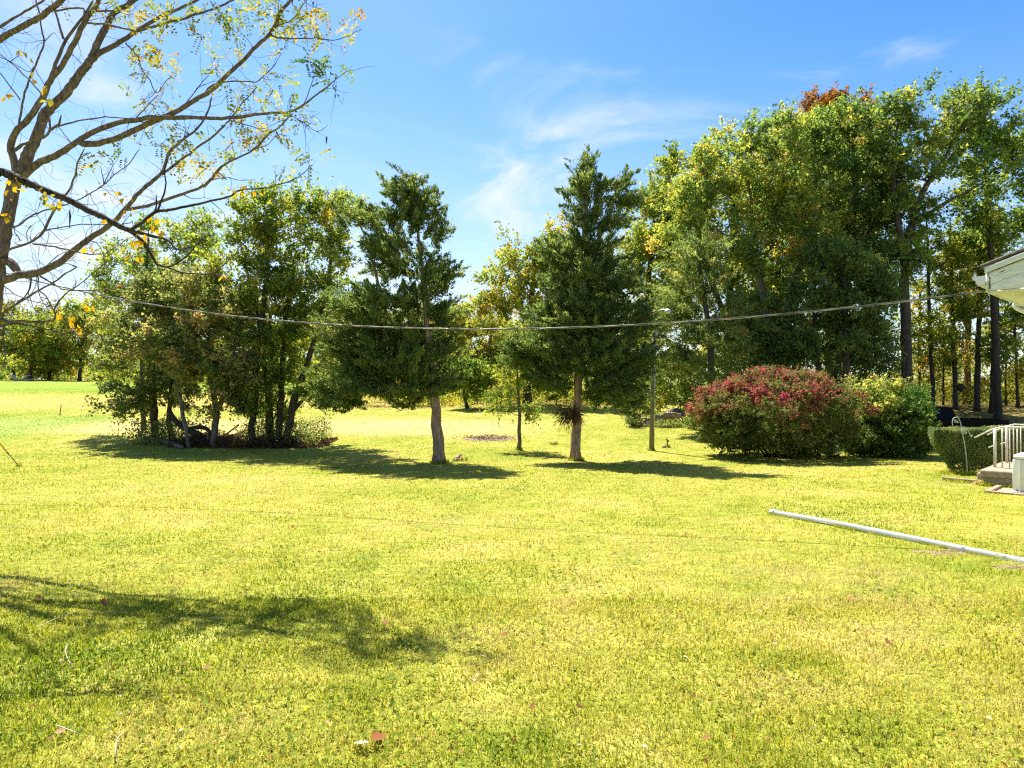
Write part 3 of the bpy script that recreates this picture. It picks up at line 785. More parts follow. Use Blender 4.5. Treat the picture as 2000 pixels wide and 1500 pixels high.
tree('oak_tree', 'tall straight-stemmed oak whose bare limbs fan out against the sky', 'tree', 1772, 37.5,
     [[(1772, 800, 11.5), (1770, 680, 10.5), (1768, 560, 9.5), (1774, 470, 8), (1800, 380, 5.5), (1850, 300, 3.5), (1880, 230, 1.5)], [(1770, 540, 7), (1752, 420, 5.5), (1746, 320, 3.5), (1755, 230, 1.5)], [(1780, 440, 4.5), (1840, 400, 4), (1895, 372, 2), (1930, 350, 1.2)]],
     [(1750, 215, 46, 40, 0, 1.6), (1800, 210, 46, 42, 0, 1.6), (1840, 260, 50, 45, 0, 1.8), (1730, 300, 50, 60, 0, 1.8), (1790, 310, 50, 50, 0, 1.6), (1885, 215, 36, 50, 0, 1.3), (1770, 420, 55, 55, 0, 1.8), (1890, 330, 40, 40, 0, 1.4), (1740, 510, 60, 50, 0, 1.8)],
     'oak', 'bark_wood', 270, 125, .082, .75, 53, WG, tint0=.42, tvar=.2)
tree('oak_tree', 'tallest green oak at the house end of the wood', 'tree', 1950, 41,
     [[(1950, 795, 8), (1946, 700, 7), (1940, 560, 6), (1930, 420, 4.5), (1925, 300, 3), (1915, 200, 1.5)]],
     [(1895, 205, 36, 42, 0, 1.6), (1950, 225, 46, 46, 0, 1.8), (2010, 260, 46, 60, 0, 2), (1920, 300, 60, 60, 0, 2.2), (1985, 350, 52, 60, 0, 2.2), (1900, 400, 46, 46, 0, 1.6), (1960, 430, 60, 50, 0, 2.0), (2020, 440, 40, 60, 0, 2.0)],
     'grovegreen', 'bark_dark', 270, 130, .086, .8, 54, WG, tint0=.34, tvar=.2)
tree('red_maple_tree', 'orange tree top showing above the oaks', 'tree', 1640, 48,
     [[(1640, 780, 9), (1640, 600, 8), (1638, 400, 6), (1635, 240, 3)]],
     [(1610, 215, 46, 34, 0, 1.8, 900), (1665, 225, 46, 34, 0, 1.8, 900), (1640, 290, 80, 60, 0, 2.4, 1000)],
     'rust', 'bark_wood', 150, 150, .095, .75, 55, WG, tint0=.6)
tree('cedar_tree', 'shaded woodland cedar with level limbs and dark trunk beside the light pole', 'tree', 1388, 33,
     [[(1390, 815, 8), (1388, 700, 7), (1378, 600, 5.5), (1365, 520, 4), (1352, 440, 2)]],
     [(1360, 500, 55, 45, 0, 1.4), (1330, 570, 60, 45, 0, 1.6), (1400, 580, 60, 55, 0, 1.6), (1320, 650, 60, 40, 0, 1.6), (1400, 660, 70, 45, 0, 1.8), (1370, 720, 80, 34, 0, 1.8), (1300, 610, 40, 50, .3, 1.2), (1310, 710, 40, 30, .2, 1.2)],
     'cedar', 'bark_wood', 340, 105, .10, .55, 56, WG, style='spray', tint0=.55, tvar=.18, aspect=.28, up=-.03, penal=.6, tip=.008)
tree('holly_tree', 'dark grey-green dense tree low in the wood right behind the red bush', 'tree', 1650, 34.5,
     [[(1650, 810, 9), (1652, 700, 8), (1650, 600, 6), (1648, 520, 3)], [(1600, 808, 6, .5), (1596, 700, 5, .5), (1590, 600, 3, .5)]],
     [(1640, 510, 70, 50, 0, 1.8), (1590, 580, 62, 62, 0, 1.8), (1680, 600, 66, 66, 0, 1.8), (1620, 670, 90, 55, 0, 2.0), (1710, 690, 45, 55, 0, 1.5), (1540, 670, 50, 60, 0, 1.6), (1480, 640, 50, 70, .4, 1.6), (1460, 710, 60, 40, .4, 1.6), (1720, 560, 34, 50, 0, 1.2)],
     'deep', 'bark_wood', 420, 175, .072, .62, 57, WG, tint0=.4, tvar=.18)
tree('beech_tree', 'bright yellow-green tree on the wood edge just past the second cedar', 'tree', 1262, 42,
     [[(1262, 800, 8), (1264, 680, 7), (1268, 540, 5), (1280, 400, 2.5)]],
     [(1300, 350, 40, 40, 0, 1.8), (1340, 310, 30, 36, 0, 1.3), (1270, 430, 52, 60, 0, 2.2), (1240, 500, 40, 50, 0, 1.8), (1300, 520, 50, 60, 0, 2), (1260, 600, 50, 60, 0, 2), (1330, 420, 40, 60, 0, 2)],
     'yellowgreen', 'bark_wood', 230, 130, .09, .75, 58, WG, tint0=.55)

# slender trunks with thin leaves at the lit end of the wood
ST = 'slender trees on the leafy bank'
def slender(px, d, wpx, top, lean, label, leaf, t0, seed, bl, bark='bark_dark', n=125, extra=None, name='slender_tree'):
    tr = [(px, 790, wpx), (px + lean * .3, 690, wpx * .85), (px + lean * .7, 560, wpx * .7), (px + lean, top, wpx * .35)]
    return tree(name, label, 'tree', px, d, [tr] + (extra or []), bl, leaf, bark, n, 95, .085, .75, seed, ST, tint0=t0, tvar=.22, flat=.4, tip=.009)
tree('oak_tree', 'broad yellow-green oak crown filling in behind the forked oak', 'tree', 1420, 45,
     [[(1420, 790, 10), (1424, 640, 8), (1430, 480, 6), (1436, 330, 3)], [(1424, 640, 6), (1380, 520, 5), (1350, 400, 3)]],
     [(1430, 290, 70, 60, 0, 3), (1350, 380, 75, 70, 0, 3), (1300, 470, 70, 70, 0, 3), (1420, 440, 90, 80, 0, 3), (1510, 360, 80, 80, 0, 3), (1380, 580, 110, 70, 0, 3), (1270, 600, 60, 70, 0, 2.6), (1480, 560, 80, 80, 0, 3), (1400, 680, 110, 50, 0, 3), (1550, 480, 70, 70, 0, 3), (1530, 620, 70, 60, 0, 3)],
     'oak', 'bark_wood', 540, 150, .098, .9, 59, WG, tint0=.56, tvar=.2)
tree('oak_tree', 'broad dark-centred oak crown behind the tall rounded oak', 'tree', 1620, 47,
     [[(1620, 785, 11), (1622, 640, 9), (1626, 480, 7), (1630, 300, 3)], [(1624, 560, 6), (1680, 440, 5), (1710, 330, 3)]],
     [(1580, 260, 80, 60, 0, 3), (1660, 270, 80, 60, 0, 3), (1560, 380, 80, 80, 0, 3), (1690, 380, 80, 80, 0, 3), (1620, 480, 110, 80, 0, 3.2), (1550, 590, 90, 70, 0, 3), (1690, 590, 80, 70, 0, 3), (1620, 690, 130, 50, 0, 3)],
     'oak', 'bark_wood', 520, 150, .10, .92, 60, WG, tint0=.44, tvar=.2)
slender(1822, 45.5, 4.5, 420, -12, 'slender tree with ivy-green lower stem just behind the truck cab', 'yellowgreen', .45, 61, [(1800, 480, 50, 40, 0, 2), (1840, 560, 40, 36, 0, 2), (1800, 640, 45, 30, 0, 2), (1830, 700, 40, 25, 0, 1.6)])
slender(1866, 45, 5, 430, -10, 'slender dark tree with a black burl low on its stem', 'yellowgreen', .55, 62, [(1860, 500, 50, 36, 0, 2), (1880, 600, 40, 26, 0, 2), (1850, 660, 40, 26, 0, 1.6)])
slender(1888, 49, 7, 470, 6, 'forked orange-lit trunk deeper in the wood between darker stems', 'gold', .5, 63, [(1900, 520, 40, 36, 0, 2), (1860, 560, 36, 30, 0, 2), (1890, 690, 50, 26, 0, 2)], 'bark_sunlit', 60, [[(1892, 640, 5), (1876, 610, 4), (1866, 570, 3), (1860, 520, 1.5)]])
slender(1908, 44.5, 6, 420, 8, 'thick black-stemmed slender tree behind the pickup bed', 'grovegreen', .35, 64, [(1910, 470, 50, 40, 0, 2), (1940, 560, 40, 30, 0, 2), (1900, 620, 40, 24, 0, 1.6)])
slender(1938, 44, 6, 400, 14, 'black-stemmed tree tilting towards the house above the pickup tailgate', 'grovegreen', .4, 65, [(1960, 520, 50, 36, 0, 2), (1985, 600, 40, 36, 0, 2), (1950, 680, 40, 24, 0, 1.6)])
slender(1988, 46, 3, 520, -14, 'thin crooked stem nearest the house gutter, golden leaves low down', 'gold', .3, 66, [(1985, 640, 36, 40, 0, 1.6), (1990, 720, 36, 26, 0, 1.4)], n=40)
slender(1965, 48, 2, 560, -4, 'very thin sapling between two dark stems above the tailgate', 'yellowgreen', .5, 67, [(1965, 650, 30, 36, 0, 1.6)], n=26, name='sapling')
slender(1842, 48, 2, 560, 4, 'very thin sapling behind the cab roof of the truck', 'gold', .3, 68, [(1842, 700, 36, 26, 0, 1.6), (1846, 610, 30, 30, 0, 1.4)], n=36, name='sapling')
slender(1795, 48, 3, 560, 3, 'yellow-leaved sapling next to the big straight oak stem', 'gold', .4, 69, [(1795, 690, 30, 40, 0, 1.4), (1800, 600, 26, 36, 0, 1.2)], n=36, name='sapling')
bl_ = bpy.data.objects['slender_tree.001']
def burl():
    mb = MB(); c = P(1877, 757, 44.8)
    prof = [(math.sin(a) * .24 * (1 + .12 * math.sin(5 * a)), -math.cos(a) * .30) for a in np.linspace(.02, math.pi - .02, 9)]
    mb.lathe(prof, c, 12); x = mb.build('burl', M['bark_dark'], bl_, np.array(bl_.location), smooth=True); x['label'] = 'round black burl'
burl()

# yellow undergrowth behind the bank, far wood
def shrub_mass(name, kind, label, pts, leaf, n, size, cr, seed, t0=.4, per=90):
    rng = np.random.default_rng(seed); mb = MB()
    C = np.array(pts)
    clump_leaves(mb, C, np.zeros_like(C), per, cr, size, rng, 'broad', t0, .2)
    o = mb.build(name, M[leaf]); o['kind'] = kind
    tag(o, label, 'undergrowth')
    return o
rng = np.random.default_rng(70)
pts = []
for k in range(300):
    px = rng.uniform(1735, 2060); d = rng.uniform(47, 58); r = 792 - abs(rng.normal(0, 55))
    p = P(px, r, d); p[2] = max(p[2], G(p[0], p[1]) + .2); pts.append(p)
shrub_mass('undergrowth', 'stuff', 'yellow-green undergrowth at the foot of the slender trees', pts, 'gold', 0, .085, .9, 71, .2, 110)
pts = []
for k in range(520):
    x = rng.uniform(-105, -20) if k % 3 else rng.uniform(-20, 40); d = rng.uniform(106, 122); h = abs(rng.normal(0, 2.6)) + .2
    pts.append(np.array([x, d, G(x, d) + h]))
shrub_mass('undergrowth', 'stuff', 'dark scrub along the far field edge', pts, 'yellowgreen', 0, .22, 2.0, 72, .38, 110)
pts = []
for k in range(420):
    x = rng.uniform(-190, 190); d = rng.uniform(165, 210); h = abs(rng.normal(0, 6.5)) * (.6 + .4 * math.sin(x * .05 + 1))
    pts.append(np.array([x, d, G(x, d) + h]))
shrub_mass('woods', 'stuff', 'distant wood closing the view behind the field', pts, 'yellowgreen', 0, .34, 3.4, 73, .5, 110)
pts = []
for k in range(90):
    px = rng.uniform(1235, 1360); d = rng.uniform(38, 43); r = rng.uniform(700, 800)
    p = P(px, r, d); p[2] = max(p[2], G(p[0], p[1]) + .2); pts.append(p)
for k in range(60):
    px = rng.uniform(1330, 1760); d = rng.uniform(39, 44); r = rng.uniform(690, 790)
    p = P(px, r, d); p[2] = max(p[2], G(p[0], p[1]) + .2); pts.append(p)
shrub_mass('undergrowth', 'stuff', 'tangled olive undergrowth around the block wall', pts, 'yellowgreen', 0, .065, .7, 74, .35, 120)

pts = []
for k in range(330):
    px = rng.uniform(660, 1240); d = rng.uniform(47.5, 56); r = 788 - abs(rng.normal(0, 34)) * (1 + .5 * math.sin(px * .02))
    p = P(px, r, d); p[2] = max(p[2], G(p[0], p[1]) + .2); pts.append(p)
shrub_mass('undergrowth', 'stuff', 'yellow-green thicket closing the hollow between the cedars', pts, 'yellowgreen', 0, .085, 1.0, 75, .6, 110)
pts = []
for k in range(260):
    px = rng.uniform(200, 880); d = rng.uniform(84, 98); r = 760 - abs(rng.normal(0, 40))
    p = P(px, r, d); p[2] = max(p[2], G(p[0], p[1]) + .2); pts.append(p)
shrub_mass('undergrowth', 'stuff', 'green thicket beyond the field seen past the first cedar', pts, 'yellowgreen', 0, .15, 1.6, 76, .5, 100)

pts = []
for k in range(230):
    px = rng.uniform(1325, 1770); d = rng.uniform(41, 47); r = 785 - abs(rng.normal(0, 75))
    p = P(px, r, d); p[2] = max(p[2], G(p[0], p[1]) + .2); pts.append(p)
shrub_mass('undergrowth', 'stuff', 'dark understorey closing the wood behind the red bush', pts, 'deep', 0, .075, .9, 77, .4, 120)

# --- the shrubs ----------------------------------------------------------------------
def shrub(name, label, base, d, blobs, leaf, n, leaves, size, cr, seed, tint0, tfun=None, stems=9, spread=60, bark='bark_wood', tvar=.16, shell=.75, flat=.7, cat='shrub', aspect=.58):
    rng = np.random.default_rng(seed)
    tr = []
    for k in range(stems):
        a = (k + .5) / stems * 2 - 1
        tr.append([(base + a * spread * .25, 890, 2.2, rng.uniform(-.3, .3)), (base + a * spread * .7, 860, 1.8, rng.uniform(-.6, .6)), (base + a * spread * 1.2, 820, 1.2, rng.uniform(-1, 1))])
    return tree(name, label, cat, base, d, tr, blobs, leaf, bark, n, leaves, size, cr, seed, None, tint0=tint0, tfun=tfun, shell=shell, trunk_name='stems', lo_frac=.3, tip=.006, tvar=tvar, flat=flat, aspect=aspect, gap=.0, gapw=2.5)
def bushcol(c, t, r):
    h = (c[:, 2] + 1.05) / 3.3
    edge = .12 * np.sin(c[:, 0] * 2.1) + .1 * np.sin(c[:, 0] * 5.3 + c[:, 1] * 3) 
    red = sm(.39, .68, h + edge + r.normal(0, .05, len(t)))
    left = sm(13.2, 9.5, c[:, 0])
    tip_ = sm(.78, 1.0, h)
    patch = np.sin(c[:, 0] * 3.3 + 2 * np.sin(c[:, 2] * 3)) * np.sin(c[:, 2] * 4.1 + c[:, 1] * 2)
    return .18 + .5 * (t - .4) + red * (.26 + .16 * left + .16 * patch + .8 * (t - .4)) - .10 * tip_ * sm(9, 11.5, c[:, 0])
shrub('burning_bush', 'large rounded burning bush, crimson on top and green below', 1515, 24.6,
      [(1515, 795, 162, 66, 0, 2.7, 16000), (1520, 775, 125, 56, 0, 2.3, 8000), (1515, 835, 140, 48, -.2, 2.3, 9000), (1590, 845, 80, 46, 0, 1.8, 3500), (1430, 845, 62, 42, 0, 1.5, 3000), (1372, 800, 28, 26, 0, .9, 700)],
      'crimson', 1150, 150, .038, .27, 81, .4, bushcol, 11, 70, shell=.84)
shrub('sprawling_shrub', 'loose lime-leaved shrub spilling over between the red bush and the clipped hedge', 1725, 24.8,
      [(1738, 845, 66, 42, 0, 1.3), (1758, 864, 54, 28, 0, 1.1), (1718, 776, 36, 34, 0, .8, 900), (1690, 866, 40, 24, .3, 1.0), (1742, 812, 50, 36, 0, 1.0), (1778, 842, 38, 38, 0, 1.0)],
      'lime', 330, 120, .055, .36, 82, .46, lambda c, t, r: t - .16 + .42 * sm(.1, .9, c[:, 2]) * sm(14.9, 14.0, c[:, 0]), 8, 50)  # leaves tinted brighter at the upper left, a sunlit highlight in the colour
shrub('arborvitae_shrub', 'smooth emerald mound shrub peeking over the lime-leaved one', 1775, 25.5,
      [(1768, 800, 44, 44, 0, 1.1), (1790, 835, 32, 42, 0, 1.0), (1750, 830, 45, 50, 0, 1.1)],
      'emerald', 190, 150, .035, .3, 83, .5, None, 6, 25, shell=.85)
shrub('viburnum_shrub', 'small russet and grey-green shrub top just above the gap beside the red bush', 1690, 28,
      [(1690, 760, 40, 26, 0, .9), (1655, 765, 30, 24, 0, .8), (1740, 765, 50, 24, 0, .9), (1700, 820, 70, 50, 0, 1)],
      'olive', 120, 110, .045, .35, 84, .6, None, 6, 25)

# ----------------------------------------------------------------------------
# house, stoop, hedge and the things by the house
# ----------------------------------------------------------------------------
E = np.array([math.sin(math.radians(47)), math.cos(math.radians(47)), 0.0])     # along the eave, receding
GV = np.array([math.cos(math.radians(47)), -math.sin(math.radians(47)), 0.0])   # along the gable, coming nearer
UP = np.array([0, 0, 1.0])
C0 = np.array([6.50, 9.0, 0.0])                                                 # eave corner in plan
def HP(e, g, z):
    return C0 + E * e + GV * g + UP * z
def hbox(mb, e0, e1, g0, g1, z0, z1, mi=0):
    return mb.hexa([HP(e0, g0, z0), HP(e0, g1, z0), HP(e1, g1, z0), HP(e1, g0, z0),
                    HP(e0, g0, z1), HP(e0, g1, z1), HP(e1, g1, z1), HP(e1, g0, z1)], mi)

def build_house():
    root = HP(.4, .45, 0); root[2] = G(root[0], root[1])
    t = thing('house', 'white house corner with weathered gable boards, eave gutter and shingled roof edge', 'house', root)
    O = root
    zs, zt, sl, wd, ln = 2.98, 3.30, .35, 8.4, 13.0            # soffit, roof edge, slope, depth of gable, length
    mb = MB()                                                   # walls
    a, b = .45, wd - .45
    zr = zs + (wd / 2 - .1) * sl
    w = [HP(.4, a, -.9), HP(.4, b, -.9), HP(.4, b, zs + .02), HP(.4, wd / 2, zr), HP(.4, a, zs + .02)]
    mb.poly(w[::-1])
    w2 = [p + E * (ln - .8) for p in w]; mb.poly(w2)
    for i, j in ((0, 4), (1, 2)):
        q = [w[i], w[j], w2[j], w2[i]]; mb.poly(q if i == 0 else q[::-1])
    mb.build('wall', M['white_paint'], t, O)
    mb = MB()                                                   # roof slabs
    for s in (0, 1):
        g0, g1 = (-.05, wd / 2) if s == 0 else (wd + .05, wd / 2)
        z0, z1 = zt - .0, zt + (wd / 2 + .05) * sl
        mb.hexa([HP(-.06, g0, z0), HP(-.06, g1, z1), HP(ln + .06, g1, z1), HP(ln + .06, g0, z0),
                 HP(-.06, g0, z0 + .035), HP(-.06, g1, z1 + .035), HP(ln + .06, g1, z1 + .035), HP(ln + .06, g0, z0 + .035)])
    mb.build('roof', M['shingle'], t, O)
    mb = MB()                                                   # gable boards: rake trim, board, closure
    for s in (0, 1):
        G_ = (lambda v: v) if s == 0 else (lambda v: wd - v)
        def slab(g0, g1, zb0, zb1, ztop0, ztop1, e0, e1):
            p = [HP(e0, G_(g0), zb0), HP(e0, G_(g1), zb1), HP(e1, G_(g1), zb1), HP(e1, G_(g0), zb0),
                 HP(e0, G_(g0), ztop0), HP(e0, G_(g1), ztop1), HP(e1, G_(g1), ztop1), HP(e1, G_(g0), ztop0)]
            mb.hexa(p if s == 0 else [p[1], p[0], p[3], p[2], p[5], p[4], p[7], p[6]])
        m_ = wd / 2
        slab(.0, m_, zt - .085, zt - .085 + m_ * sl, zt - .004, zt - .004 + m_ * sl, -.05, -.012)      # rake trim
        slab(.04, m_, zs + .075, zs + .075 + (m_ - .04) * sl, zt - .083, zt - .083 + m_ * sl, -.012, .02)  # rake board
        slab(.04, .90, zs, zs + .0, zs + .072, zs + .072 + .86 * sl, -.008, .02)                         # closure under it
    mb.build('gable_board', M['old_white'], t, O, bevel=.004)
    mb = MB()                                                   # cracks in the old boards, thin dark strips set on the face
    def strip(g0, z0, g1, z1, wdt):
        mb.hexa([HP(-.0135, g0, z0), HP(-.0135, g1, z1), HP(-.006, g1, z1), HP(-.006, g0, z0),
                 HP(-.0135, g0, z0 + wdt), HP(-.0135, g1, z1 + wdt), HP(-.006, g1, z1 + wdt), HP(-.006, g0, z0 + wdt)])
    strip(.10, zs + .30 - .12, .30, zs + .30 - .05, .003)
    strip(.16, zs + .225, .22, zs + .245, .012)
    strip(.045, zs + .02, .06, zs + .02, .16)
    mb.build('crack', M['crack'], t, O)
    mb = MB(); hbox(mb, -.005, .40, .05, wd - .05, zs - .022, zs - .004)
    hbox(mb, .40, ln, .05, .45, zs - .022, zs - .004); mb.build('soffit', M['white_paint'], t, O)
    mb = MB(); hbox(mb, .022, ln, .0, .035, zs - .02, zt - .05); mb.build('fascia', M['old_white'], t, O)
    mb = MB()                                                   # K-style gutter with end cap
    prof = [(-.004, .08), (-.004, .21), (-.10, .21), (-.155, .21), (-.15, .175), (-.115, .145), (-.095, .09), (-.09, .08)]
    p0 = [HP(.0, g, zs + z) for g, z in prof]; p1 = [HP(ln - .1, g, zs + z) for g, z in prof]
    n = len(prof); mb.poly(p0)
    mb.poly(p1[::-1])
    for i in range(n):
        if i == 1 or i == 2: continue
        j = (i + 1) % n
        mb.poly([p0[i], p1[i], p1[j], p0[j]])
    mb.build('gutter', M['white_metal'], t, O)
    mb = MB()                                                   # downspout elbow to the wall
    mb.tube(curve([HP(2.4, -.05, zs + .09), HP(2.4, -.05, zs - .04), HP(2.4, .22, zs - .20), HP(2.4, .37, zs - .32), HP(2.4, .37, -.3)], 26), .04, 8)
    mb.build('downspout', M['white_metal'], t, O, smooth=True)
    # door above the stoop
    d = MB(); hbox(d, 8.0, 8.95, .41, .445, .05, 2.1); d.build('door', M['white_paint'], t, O)
    k = MB(); hbox(k, 7.9, 7.995, .395, .446, .03, 2.2); hbox(k, 8.955, 9.05, .395, .446, .03, 2.2); hbox(k, 7.996, 8.954, .395, .446, 2.105, 2.2)
    k.build('door_frame', M['white_metal'], t, O)
    wi = MB(); hbox(wi, 3.2, 4.3, .42, .447, .9, 2.1); wi.build('window', M['glass'], t, O)
    wf = MB()
    hbox(wf, 3.1, 3.2, .39, .447, .8, 2.2); hbox(wf, 4.3, 4.4, .39, .447, .8, 2.2); hbox(wf, 3.2, 4.3, .39, .447, 2.1, 2.2); hbox(wf, 3.2, 4.3, .39, .447, .8, .9)
    wf.build('window_frame', M['white_metal'], t, O)
build_house()

S0 = hit(1917, 949); sz = CAM_Z - (917 - 750) / F * S0[1]
def SP(e, g, z=0):
    return S0 * np.array([1, 1, 0]) + E * e + GV * g + UP * (sz + z)
def sbox(mb, e0, e1, g0, g1, z0, z1, mi=0):
    return mb.hexa([SP(e0, g0, z0), SP(e0, g1, z0), SP(e1, g1, z0), SP(e1, g0, z0), SP(e0, g0, z1), SP(e0, g1, z1), SP(e1, g1, z1), SP(e1, g0, z1)], mi)
def build_stoop():
    t = thing('stoop', 'concrete stoop slab on a block base with a white iron railing', 'stoop', S0)
    m = MB(); sbox(m, -.03, 2.35, -.03, 2.1, -.17, 0); m.build('slab', M['concrete'], t, S0, bevel=.025)
    m = MB(); sbox(m, .02, 2.3, .02, 2.1, -.75, -.172); m.build('block_base', M['block'], t, S0, bevel=.01)
    m = MB(); sbox(m, 1.0, 2.3, -.30, -.035, -.75, -.20); m.build('step', M['concrete'], t, S0, bevel=.02)
    for e in (.80, 2.1):
        r = MB(); H = .98
        r.tube([SP(e, -.30, .68), SP(e, .04, .90), SP(e, .26, H), SP(e, .6, H), SP(e, 2.0, H)], .017, 6)
        rail = r.build('railing', M['rail_white'], t, S0)
        p = MB(); sbox(p, e - .027, e + .027, .08, .134, 0.001, .92); p.build('post', M['rail_white'], rail, S0)
        for k in range(12):
            g = .25 + k * .145
            b = MB(); sbox(b, e - .011, e + .011, g - .011, g + .011, 0.001, H - .012); o = b.build('baluster', M['rail_white'], rail, S0)
        b = MB(); b.tube([SP(e, -.02, .46), SP(e, .10, .52)], .012, 5); b.build('scroll', M['rail_white'], rail, S0)
build_stoop()

def build_generator():
    b = hit(1984, 965)
    t = thing('generator', 'white metal generator cabinet with a rounded lid beside the stoop', 'generator', b)
    def gp(e, g, z): return b + E * e + GV * g + UP * z
    def gbox(m, e0, e1, g0, g1, z0, z1): return m.hexa([gp(e0, g0, z0), gp(e0, g1, z0), gp(e1, g1, z0), gp(e1, g0, z0), gp(e0, g0, z1), gp(e0, g1, z1), gp(e1, g1, z1), gp(e1, g0, z1)])
    m = MB(); gbox(m, 0, .64, 0, .72, .06, .74); m.build('cabinet', M['beige_metal'], t, b, bevel=.02)
    m = MB(); gbox(m, -.035, .68, -.045, .765, .742, .84); m.build('lid', M['white_metal'], t, b, bevel=.045)
    m = MB(); gbox(m, -.012, .02, -.055, .07, .03, .735); m.build('corner_panel', M['white_metal'], t, b, bevel=.015)
    m = MB(); gbox(m, -.004, .02, .085, .70, .10, .725); m.build('door', M['beige_metal'], t, b, bevel=.006)
    m = MB(); gbox(m, -.05, .66, -.06, .76, .0, .055); m.build('skid', M['white_metal'], t, b, bevel=.008)
    m = MB(); m.lathe([(.0, 0), (.016, 0), (.016, .02), (0, .02)], gp(-.03, .02, .075), 8); m.build('foot_bolt', M['rubber'], t, b)
    pd = thing('equipment_pad', 'weathered timber-edged gravel pad under the white generator', 'pad', b + UP * -.02)
    m = MB(); gbox(m, -.30, -.19, -.5, 1.1, -.08, .05); gbox(m, -.188, .9, -.5, -.40, -.08, .045); m.build('timber_edge', M['timber'], pd, b + UP * -.02, bevel=.008)
    m = MB(); gbox(m, -.187, .9, -.398, 1.1, -.10, -.004); m.build('gravel_bed', M['concrete'], pd, b + UP * -.02)
build_generator()

def build_hedge():
    rng = np.random.default_rng(90)
    c = hit(1868, 925)
    t = thing('hedge', 'clipped flat-topped hedge with a lit end, between the lime shrub and stoop', 'hedge', c)
    d0 = c[1]; L0 = P(1826, 840, d0); zt = L0[2]; xl = L0[0]; zb = c[2]
    n = 95000
    x = rng.random(n); y = rng.random(n); z = rng.random(n) ** .8
    side = rng.random(n)
    q = side < .42; y[q] = rng.random(q.sum()) ** 3 * .10            # crowd the clipped faces
    q = (side > .42) & (side < .66); z[q] = 1 - rng.random(q.sum()) ** 2 * .09
    q = (side > .66) & (side < .80); x[q] = rng.random(q.sum()) ** 2 * .04
    taper = .62 * (1 - z) ** 1.5
    left = xl + taper; right = xl + 3.5 - .15 * (1 - z)
    X = left + (right - left) * x
    front = d0 - .02 + .30 * (1 - z) ** 1.4 + .55 * sm(1.72, 2.1, X - xl)
    Y = front + (.85 - .2 * (1 - z)) * y
    X = X + .40 * (Y - d0)
    Z = zb + .03 + (zt - zb - .03) * z + .03 * np.sin(X * 7) * np.cos(Y * 9)
    wob = rng.normal(0, .018, (n, 3))
    C = np.stack([X, Y, Z], 1) + wob + .03 * np.stack([np.sin(Z * 9 + X * 5), np.cos(X * 8 + Z * 6), 0 * X], 1)
    keep = ~((z < .15) & (rng.random(n) < .35)) & (np.sin(X * 6.3 + 2 * np.sin(Z * 7)) * np.sin(Z * 8.1 + X) > -.86)
    C = C[keep]; n = len(C)
    u = rng.normal(0, 1, (n, 3)); nr = rng.normal(0, 1, (n, 3)) + np.array([0, -.3, .5])
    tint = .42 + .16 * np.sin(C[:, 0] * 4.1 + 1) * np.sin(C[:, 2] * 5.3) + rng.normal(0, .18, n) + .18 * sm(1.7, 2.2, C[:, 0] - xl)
    mb = MB(); rhombs(mb, C, u, nr, rng.uniform(.016, .036, n), rng.uniform(.009, .017, n), tint)
    mb.build('foliage', M['yew'], t, c)
    sb = MB()
    for k in range(16):
        bx = xl + 1.05 + k * .15 + rng.normal(0, .05); by = d0 + .6 + rng.normal(0, .15)
        p = np.array([bx, by, G(bx, by) - .03]); q = p + np.array([rng.normal(0, .25), rng.normal(0, .25), rng.uniform(.8, 1.2)])
        sb.tube(curve([p, (p + q) / 2 + rng.normal(0, .06, 3), q], 6), [.02, .017, .015, .012, .01, .006], 5)
    sb.build('stems', M['bark_wood'], t, c, smooth=True)
build_hedge()

def build_hook():
    b = hit(1890, 928)
    t = thing('shepherd_hook', 'double-crook garden hook of pale green iron with scrolled heads, before the hedge', 'garden hook', b)
    k = b[1] / F
    def q(px, row, dy=0): return np.array([(px - 1000) * k, b[1] + dy, CAM_Z - (row - 750) * k])
    m = MB(); m.tube(np.vstack([curve([b - UP * .08, q(1886, 880), q(1878, 838)], 8)]), .0105, 6); m.build('pole', M['verdigris'], t, b, smooth=True)
    m = MB(); m.tube(curve([q(1878, 838), q(1876, 826), q(1872, 817), q(1866, 815), q(1861, 819), q(1860, 827), q(1861, 832)], 26), .0095, 6); m.build('hook_arm', M['verdigris'], t, b, smooth=True)
    m = MB(); m.tube(curve([q(1878, 845), q(1879, 838), q(1885, 836), q(1891, 840), q(1894, 849), q(1897, 854), q(1899, 849)], 26), .0095, 6); m.build('hook_arm', M['verdigris'], t, b, smooth=True)
    for (cx, cy, r) in ((1866, 822, 3.6), (1870, 824, 2.4), (1884, 844, 4.2), (1886, 840, 2.4)):
        a = np.linspace(0, 4.3 * math.pi, 26)
        rr = r * (1 - a / a[-1] * .75)
        m = MB(); m.tube(np.array([q(cx + rr[i] * math.cos(a[i]), cy + rr[i] * math.sin(a[i])) for i in range(26)]), .005, 4); m.build('scroll', M['verdigris'], t, b, smooth=True)
build_hook()

